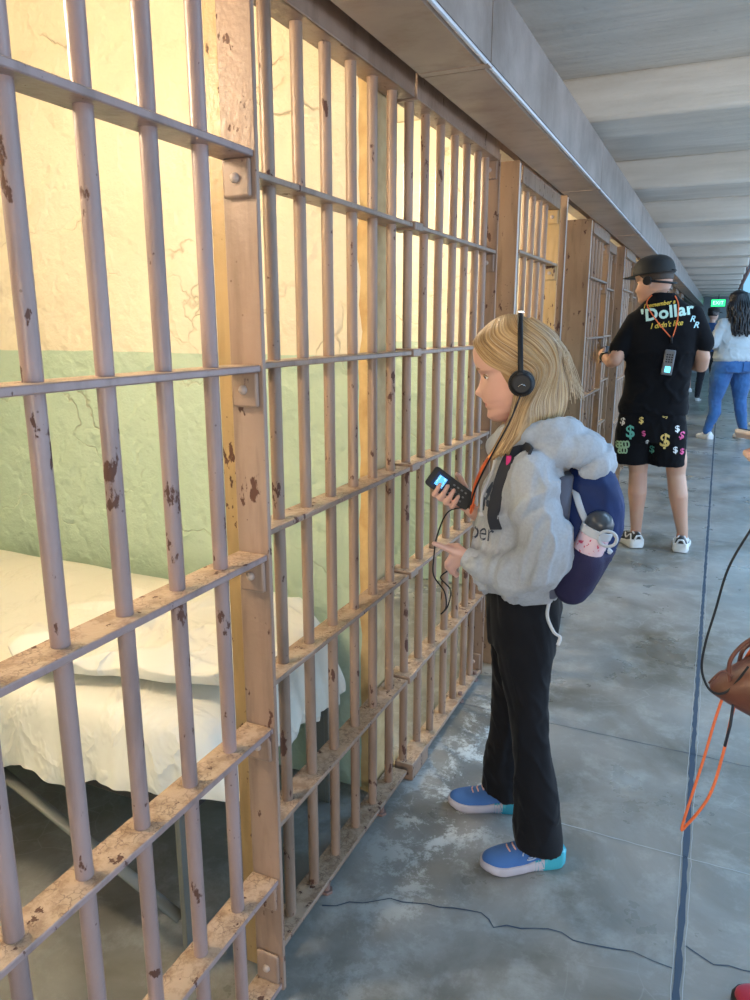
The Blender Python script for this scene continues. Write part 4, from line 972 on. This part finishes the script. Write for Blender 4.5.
p_.matrix_world = Matrix.Translation((-.24, 4.95, 0)) @ Matrix.Rotation(math.radians(4), 4, 'Z') @ Matrix.Translation((-.425, .205, 1.235)) @ Matrix.Rotation(1.35, 4, 'Z') @ Matrix.Rotation(.3, 4, 'X')
MB().box(-.036, .036, -.005, .005, -.07, .04).build('case', M_blk, p_, bevel=.003)

# ---------------- woman with long dark hair, blue jeans ----------------------
def adult(name, label, loc, rot, skin, top_m, leg_m, hair_m, sc=1.0, wide=1.0, hair_len=0.0, shoes=None, yaw=90, arms='front', shorts=None, cap=None, step=.14, lean=0.0):
    """standing grown-up, x = right of the figure, y = forward"""
    o = thing(name, label, 'person', loc, rot)
    HMx = frame((0, .0, 1.50 * sc), yaw=math.radians(yaw), pitch=.08, s=.235 * sc)
    b = MB(); head(b, HMx, 48, 50)
    Sx = lambda x, y, z: (x * sc * (wide if .8 < z < 1.3 else 1), y * sc, z * sc)
    b.chain([(Sx(0, 0, 1.42), .05 * sc), (Sx(0, .01, 1.53), .05 * sc)])
    b.hoops([(0, 0, .85 * sc, .13 * wide * sc, .09 * sc), (0, 0, 1.05 * sc, .12 * sc, .08 * sc), (0, 0, 1.3 * sc, .15 * sc, .09 * sc), (0, 0, 1.42 * sc, .08 * sc, .05 * sc), (0, 0, 1.45 * sc, .05 * sc, .05 * sc)])
    for s in (-1, 1):
        b.chain([(Sx(s * .085, 0, .86), .075 * sc), (Sx(s * (.09 + step * .15), .02, .48), .040 * sc), (Sx(s * (.085 + step * .25), -.02, .34), .038 * sc), (Sx(s * step, 0, .09), .033 * sc)])
        if arms == 'front': A = [((s * .17, 0, 1.36), .045), ((s * .23, -.03, 1.12), .036), ((s * .12, .20, 1.10), .027), ((s * .085, .25, 1.12), .026)]
        else: A = [((s * .17, 0, 1.36), .045), ((s * .22, -.02, 1.10), .036), ((s * .22, .05, .88), .027), ((s * .215, .07, .80), .026)]
        b.chain([(Sx(*p), r * sc) for p, r in A]); e = Vector(Sx(*A[-1][0])); d_ = (e - Vector(Sx(*A[-2][0]))).normalized()
        for k in range(4):
            q = e + Vector((0, .0, -.012 + .013 * (1.5 - k))) * sc if arms == 'front' else e + Vector((0, .022 * (1.5 - k) * .8, 0)) * sc
            b.chain([(e, .014 * sc), (q + d_ * .045 * sc, .010 * sc), (q + d_ * .075 * sc + Vector((-s * .02, 0, 0)), .009 * sc)], 8)
        b.chain([(e, .013 * sc), (e + Vector((-s * .02, .02, .03)) * sc, .010 * sc)], 8)
    bo = b.build('body', skin, o, remesh=.0075 * sc, sm=3, smooth=True); face_bits(HMx, bo, .235 * sc)
    b = MB(); w = wide
    b.hoops([(0, 0, .93 * sc, .175 * w * sc, .13 * w * sc), (0, 0, .97 * sc, .185 * w * sc, .14 * w * sc), (0, 0, 1.1 * sc, .175 * w * sc, .135 * w * sc), (0, 0, 1.25 * sc, .18 * w * sc, .13 * sc), (0, 0, 1.36 * sc, .175 * sc, .11 * sc), (0, 0, 1.43 * sc, .11 * sc, .075 * sc), (0, 0, 1.465 * sc, .062 * sc, .06 * sc)], 44, 2.3)
    for s in (-1, 1):
        A = [((s * .16, 0, 1.36), .066), ((s * .225, -.03, 1.13), .062), ((s * .15, .16, 1.10), .045)] if arms == 'front' else [((s * .16, 0, 1.36), .062), ((s * .22, -.02, 1.11), .052), ((s * .22, .04, .90), .04)]
        b.chain([(Sx(*p), r * sc) for p, r in A], 16)
    tp = b.build('top', top_m, o, remesh=.010, sm=3, smooth=True); wr(tp, .010, 6, 3, (1, .6, 1.2), 3)
    b = MB(); b.hoops([(0, 0, .98 * sc, .155 * w * sc, .115 * w * sc), (0, 0, .88 * sc, .185 * w * sc, .145 * w * sc), (0, 0, .80 * sc, .185 * w * sc, .14 * w * sc)], 40, 2.3)
    zb = .55 if shorts else .11
    for s in (-1, 1):
        LP_ = [((s * .090 * w, 0, .84), .105 * w), ((s * (.092 * w + step * .1), .01, .66), .092 * w), ((s * (.09 * w + step * .2), .02, .48), .068 * w ** .5), ((s * (.085 * w + step * .25), -.02, .33), .062 * w ** .5), ((s * step, 0, .13), .050), ((s * step, 0, .10), .050)]
        if shorts: LP_ = LP_[:2] + [((s * (.095 * w + step * .15), .015, .58), .085 * w)]
        b.chain([((p[0] * sc, p[1] * sc, p[2] * sc), r * sc) for p, r in LP_], 20)
    lg = b.build('trousers' if not shorts else 'shorts', leg_m, o, remesh=.009, sm=3, smooth=True); wr(lg, .007, 9, 3, (1, 1, 1.3), 6)
    for s in (-1, 1):
        shoe(o, (s * step * sc, .06 * sc, 0), (0, 0, PI / 2 - s * .15), .26 * sc, .095 * sc, shoes, sole_h=.032)
    hh_ = skull_hair(o, HMx, hair_m, 1.09, .80, .34)
    if hair_len:
        b = MB(); r2 = random.Random(5)
        for k in range(70):
            th = r2.uniform(1.2, 2 * PI - 1.2); c = Vector((-.01, 0, .52)); p0 = HMx @ (c + (head_pt(th, .85) - c) * 1.08); p1_ = HMx @ (c + (head_pt(th, .5) - c) * 1.14); dd = (p1_ - (HMx @ Vector((0, 0, .5)))); dd.z = 0; dd.normalize()
            pts_ = [p0, p1_] + [p1_ + dd * (.02 + .02 * math.sin(q * 2.2 + k)) - Vector((0, 0, hair_len * q / 5 * r2.uniform(.85, 1.05))) + Vector((0, -.06 * q / 5, 0)) for q in range(1, 6)]
            b.tube(smooth_path(pts_, 3), [.010] * 18 + [.004], 6) if 0 else b.tube(smooth_path(pts_, 3), .011 * sc, 6)
        b.build('long_locks', hair_m, hh_, smooth=True)
    if cap:
        b = MB(); rs = []
        for i in range(16):
            z = .70 + .34 * i / 15; q = 1.0 - max(0, (i / 15 - .45) / .55) ** 2.6
            rs.append([HMx @ Vector((-.01 + (.48 * q) * math.cos(2 * PI * k / 32), .41 * q * math.sin(2 * PI * k / 32), z)) for k in range(32)])
        cc = b.rings(rs).build('cap', cap, o, smooth=True)
        b = MB(); b.rings([[HMx @ Vector((.35 + q * .35, y * (1 - .25 * q), .72 - .05 * q - .3 * y * y + dz)) for y, dz in ((-.36, 0), (-.18, 0), (0, 0), (.18, 0), (.36, 0), (.36, -.03), (0, -.03), (-.36, -.03))] for q in (0, .5, 1)]); b.build('brim', cap, cc, smooth=True)
    return o
M_jean = cloth_mat('blue_denim', (.035, .14, .36), (.025, .09, .26), rough=.8, scale=500, bump=.3, big=6); M_gsw = cloth_mat('grey_sweatshirt', (.50, .55, .58), scale=300); M_bhair = mat('black_hair', (.012, .011, .014), .35)
M_whshoe = mat('white_leather', (.80, .82, .84), .4); WS = (M_whshoe, M_whs, M_whs, M_whs)
wm = adult('person', 'woman with long wavy black hair, grey sweatshirt and blue jeans, far right', (.16, 10.35, 0), math.radians(28), M_skin3, M_gsw, M_jean, M_bhair, 1.05, 1.22, .42, WS, yaw=100, step=.22)
MB().box(.04, .15, -.195, -.185, .86, .97).build('pocket', M_jean, wm, bevel=.004)
adult('person', 'person in blue jeans half hidden at the right edge, behind the woman in grey', (.72, 11.9, 0), math.radians(20), M_skin3, cloth_mat('navy_jacket', (.02, .04, .12)), M_jean, M_bhair, 1.0, 1.1, 0, WS, yaw=110)
adult('person', 'distant walker in shorts and white socks between the man and the woman', (-.44, 17.6, 0), math.radians(10), M_skin, cloth_mat('grey_top', (.2, .2, .22)), cloth_mat('pale_shorts', (.35, .33, .32)), M_bhair, .98, 1.0, 0, WS, shorts=True, step=.09)
adult('person', 'distant person in a dark cap and blue shirt under the green exit sign', (-.17, 15.5, 0), math.radians(-15), M_skin3, cloth_mat('blue_shirt', (.02, .07, .20)), cloth_mat('black_trousers', (.012, .012, .02)), M_bhair, 1.0, 1.05, 0, (M_blksh, M_whs, M_whs, M_blksh), cap=M_cap, yaw=60)

# ---------------- visitor at the right edge: only the phone tip, bag corner, cords and shoe reach the picture
vis = thing('person', 'person mostly outside the right edge, one red shoe and fingertips on a phone showing', 'person', (.36, 1.30, 0), math.radians(90))
VM = frame((0, .0, 1.44), yaw=math.radians(90), pitch=.12, s=.23)
b = MB(); head(b, VM, 48, 50)
b.chain([((0, -.01, 1.38), .048), ((0, 0, 1.47), .048)])
b.hoops([(0, 0, .82, .13, .09), (0, 0, 1.02, .12, .08), (0, -.01, 1.25, .14, .09), (0, -.01, 1.36, .08, .05), (0, -.01, 1.40, .05, .05)])
for s in (-1, 1): b.chain([((s * .085, 0, .82), .08), ((s * .095, .01, .46), .052), ((s * .10, -.02, .32), .048), ((s * .11, -.02, .09), .034)])
b.chain([((.165, 0, 1.30), .044), ((.20, -.02, 1.08), .036), ((.09, .17, 1.14), .026), ((.045, .235, 1.19), .022)])
b.chain([((-.165, 0, 1.30), .044), ((-.20, -.03, 1.08), .036), ((-.16, .12, .98), .026), ((-.15, .165, .965), .022)])
# right hand round the phone, thumb over it
for k in range(4): b.chain([((.045, .235, 1.19), .013), ((.045 + .012 * k, .265, 1.185), .011), ((.052 + .014 * k, .292 - .004 * k, 1.187), .009), ((.058 + .012 * k, .303 - .004 * k, 1.196), .008)], 10)
b.chain([((.045, .235, 1.195), .013), ((.03, .262, 1.215), .011), ((.040, .285, 1.226), .009)], 10)
for k in range(4): b.chain([((-.15, .165, .965), .012), ((-.165 + .014 * k, .20, .955), .010), ((-.165 + .014 * k, .215, .935), .009), ((-.160 + .013 * k, .205, .92), .008)], 10)
b.chain([((-.15, .165, .965), .012), ((-.13, .19, .965), .010), ((-.125, .205, .95), .009)], 10)
vb = b.build('body', M_skin3, vis, remesh=.0055, sm=3, smooth=True); face_bits(VM, vb, .23)
b = MB(); b.hoops([(0, 0, .78, .165, .12), (0, 0, .92, .17, .125), (0, 0, 1.1, .16, .12), (0, 0, 1.24, .17, .11), (0, -.01, 1.32, .155, .09), (0, -.01, 1.37, .09, .065), (0, -.01, 1.40, .06, .055)], 44, 2.3)
for s, P in ((1, [((.155, 0, 1.29), .060), ((.20, -.02, 1.09), .056), ((.10, .15, 1.13), .040)]), (-1, [((-.155, 0, 1.29), .060), ((-.20, -.03, 1.09), .056), ((-.165, .10, .99), .040)])): b.chain(P, 16)
tp = b.build('jacket', cloth_mat('charcoal_jacket', (.05, .05, .06)), vis, remesh=.009, sm=3, smooth=True); wr(tp, .009, 7, 3, (1, .6, 1.2), 3)
b = MB(); b.hoops([(0, 0, .86, .15, .11), (0, 0, .78, .165, .125), (0, 0, .74, .165, .12)], 40, 2.3)
for s in (-1, 1): b.chain([((s * .085, 0, .78), .095), ((s * .092, .01, .60), .080), ((s * .095, .01, .46), .064), ((s * .105, -.02, .28), .060), ((s * .11, -.02, .12), .056)], 20)
lg = b.build('trousers', cloth_mat('dark_trousers', (.02, .02, .03)), vis, remesh=.009, sm=3, smooth=True)
M_red = cloth_mat('red_canvas', (.42, .02, .05), (.36, .015, .04), scale=500); M_bsole = mat('black_sole', (.02, .02, .02), .6)
for s in (-1, 1): shoe(vis, (s * .11 + .065, .078, 0), (0, 0, PI / 2 - s * .12), .255, .095, (M_red, M_bsole, M_bsole, M_whs), sole_h=.022)
skull_hair(vis, VM, M_bhair, 1.10, .80, .32)
ph = thing('mobile_phone', 'mobile phone with a pale case edge poking in at the right edge', 'mobile phone', (0, 0, 0))
ph.matrix_world = Matrix.Translation((.105, 1.20 + .145, 1.232)) @ Matrix.Rotation(.16, 4, 'Y')
ph.matrix_world = Matrix.Translation((.112, 1.352, 1.218)) @ Matrix.Rotation(math.radians(-6), 4, 'Z') @ Matrix.Rotation(math.radians(8), 4, 'Y') @ Matrix.Rotation(math.radians(-14), 4, 'X')
MB().box(-.076, .076, -.036, .036, -.0045, .0025).build('case', mat('pale_case', (.62, .48, .38), .5), ph, bevel=.003, seg=3)
MB().box(-.072, .072, -.033, .033, .0025, .0045).build('screen', mat('dark_glass', (.03, .035, .05), .08), ph, bevel=.001)
bag = thing('handbag', 'brown leather handbag corner poking in at the right edge', 'handbag', (0, 0, 0))
M_lea = cloth_mat('brown_leather', (.16, .055, .035), (.10, .035, .022), rough=.38, scale=120, bump=.25, sheen=0, big=12)
mb = MB(); rs = []
for i in range(26):
    u = i / 25; x = .036 + .21 * u; hgt = .010 + .105 * (1 - (1 - min(1, u * 2.0)) ** 1.25) * (1 if u < .75 else 1 - ((u - .75) / .25) ** 2 * .8); dpt = .012 + .055 * math.sin(PI * min(1, u * .9 + .06)); zc = .845 + .016 * min(1, u * 3)
    rs.append([Vector((x, 1.20 + dpt * math.cos(2 * PI * k / 28), zc + hgt * .62 * math.sin(2 * PI * k / 28) * (1 if k < 14 else .95))) for k in range(28)])
mb.rings(rs).build('pouch', M_lea, bag, smooth=True, sub=1)
for P in ([(.065, 1.175, .86), (.060, 1.17, .905), (.085, 1.17, .945), (.13, 1.16, .972), (.17, 1.16, .965), (.20, 1.18, .93), (.205, 1.19, .88)], [(.075, 1.225, .86), (.078, 1.225, .90), (.095, 1.225, .92), (.13, 1.20, .955), (.17, 1.19, .95), (.20, 1.20, .92), (.205, 1.21, .88)]):
    MB().tube(smooth_path(P, 8), .0032, 8).build('handle', M_lea, bag, smooth=True)
MB().tube(smooth_path([(.066, 1.17, .88), (.050, 1.17, .885), (.034, 1.17, .862)], 6), .0018, 6).build('thin_strap', M_lea, bag, smooth=True)
MB().tube([(.071, 1.165, .85), (.070, 1.165, .80), (.066, 1.165, .765)], .0045, 8, flat=.5).build('tab', M_strap, bag, smooth=True)
l3 = tag(MB().tube(smooth_path([(.090, 1.19, .925), (.082, 1.235, .88), (.064, 1.255, .82), (.052, 1.24, .77), (.040, 1.22, .70), (.020, 1.20, .590), (.024, 1.20, .584), (.054, 1.20, .65), (.068, 1.22, .72), (.076, 1.24, .79), (.086, 1.25, .86), (.094, 1.19, .925)], 8), .0024, 8).build('lanyard', M_or, None, smooth=True), 'orange cord loop hanging below the brown handbag at the right edge', 'lanyard')
l4 = tag(MB().tube(smooth_path([(.12, 1.30, 1.20), (.095, 1.22, 1.155), (.066, 1.19, 1.104), (.043, 1.18, 1.046), (.032, 1.175, .98), (.023, 1.17, .925), (.022, 1.165, .885), (.034, 1.16, .858), (.050, 1.16, .852), (.066, 1.165, .864), (.085, 1.17, .90)], 8), .0019, 8).build('phone_cable', M_blk, None, smooth=True), 'thin black cable looping down from the phone to the brown handbag', 'cable')
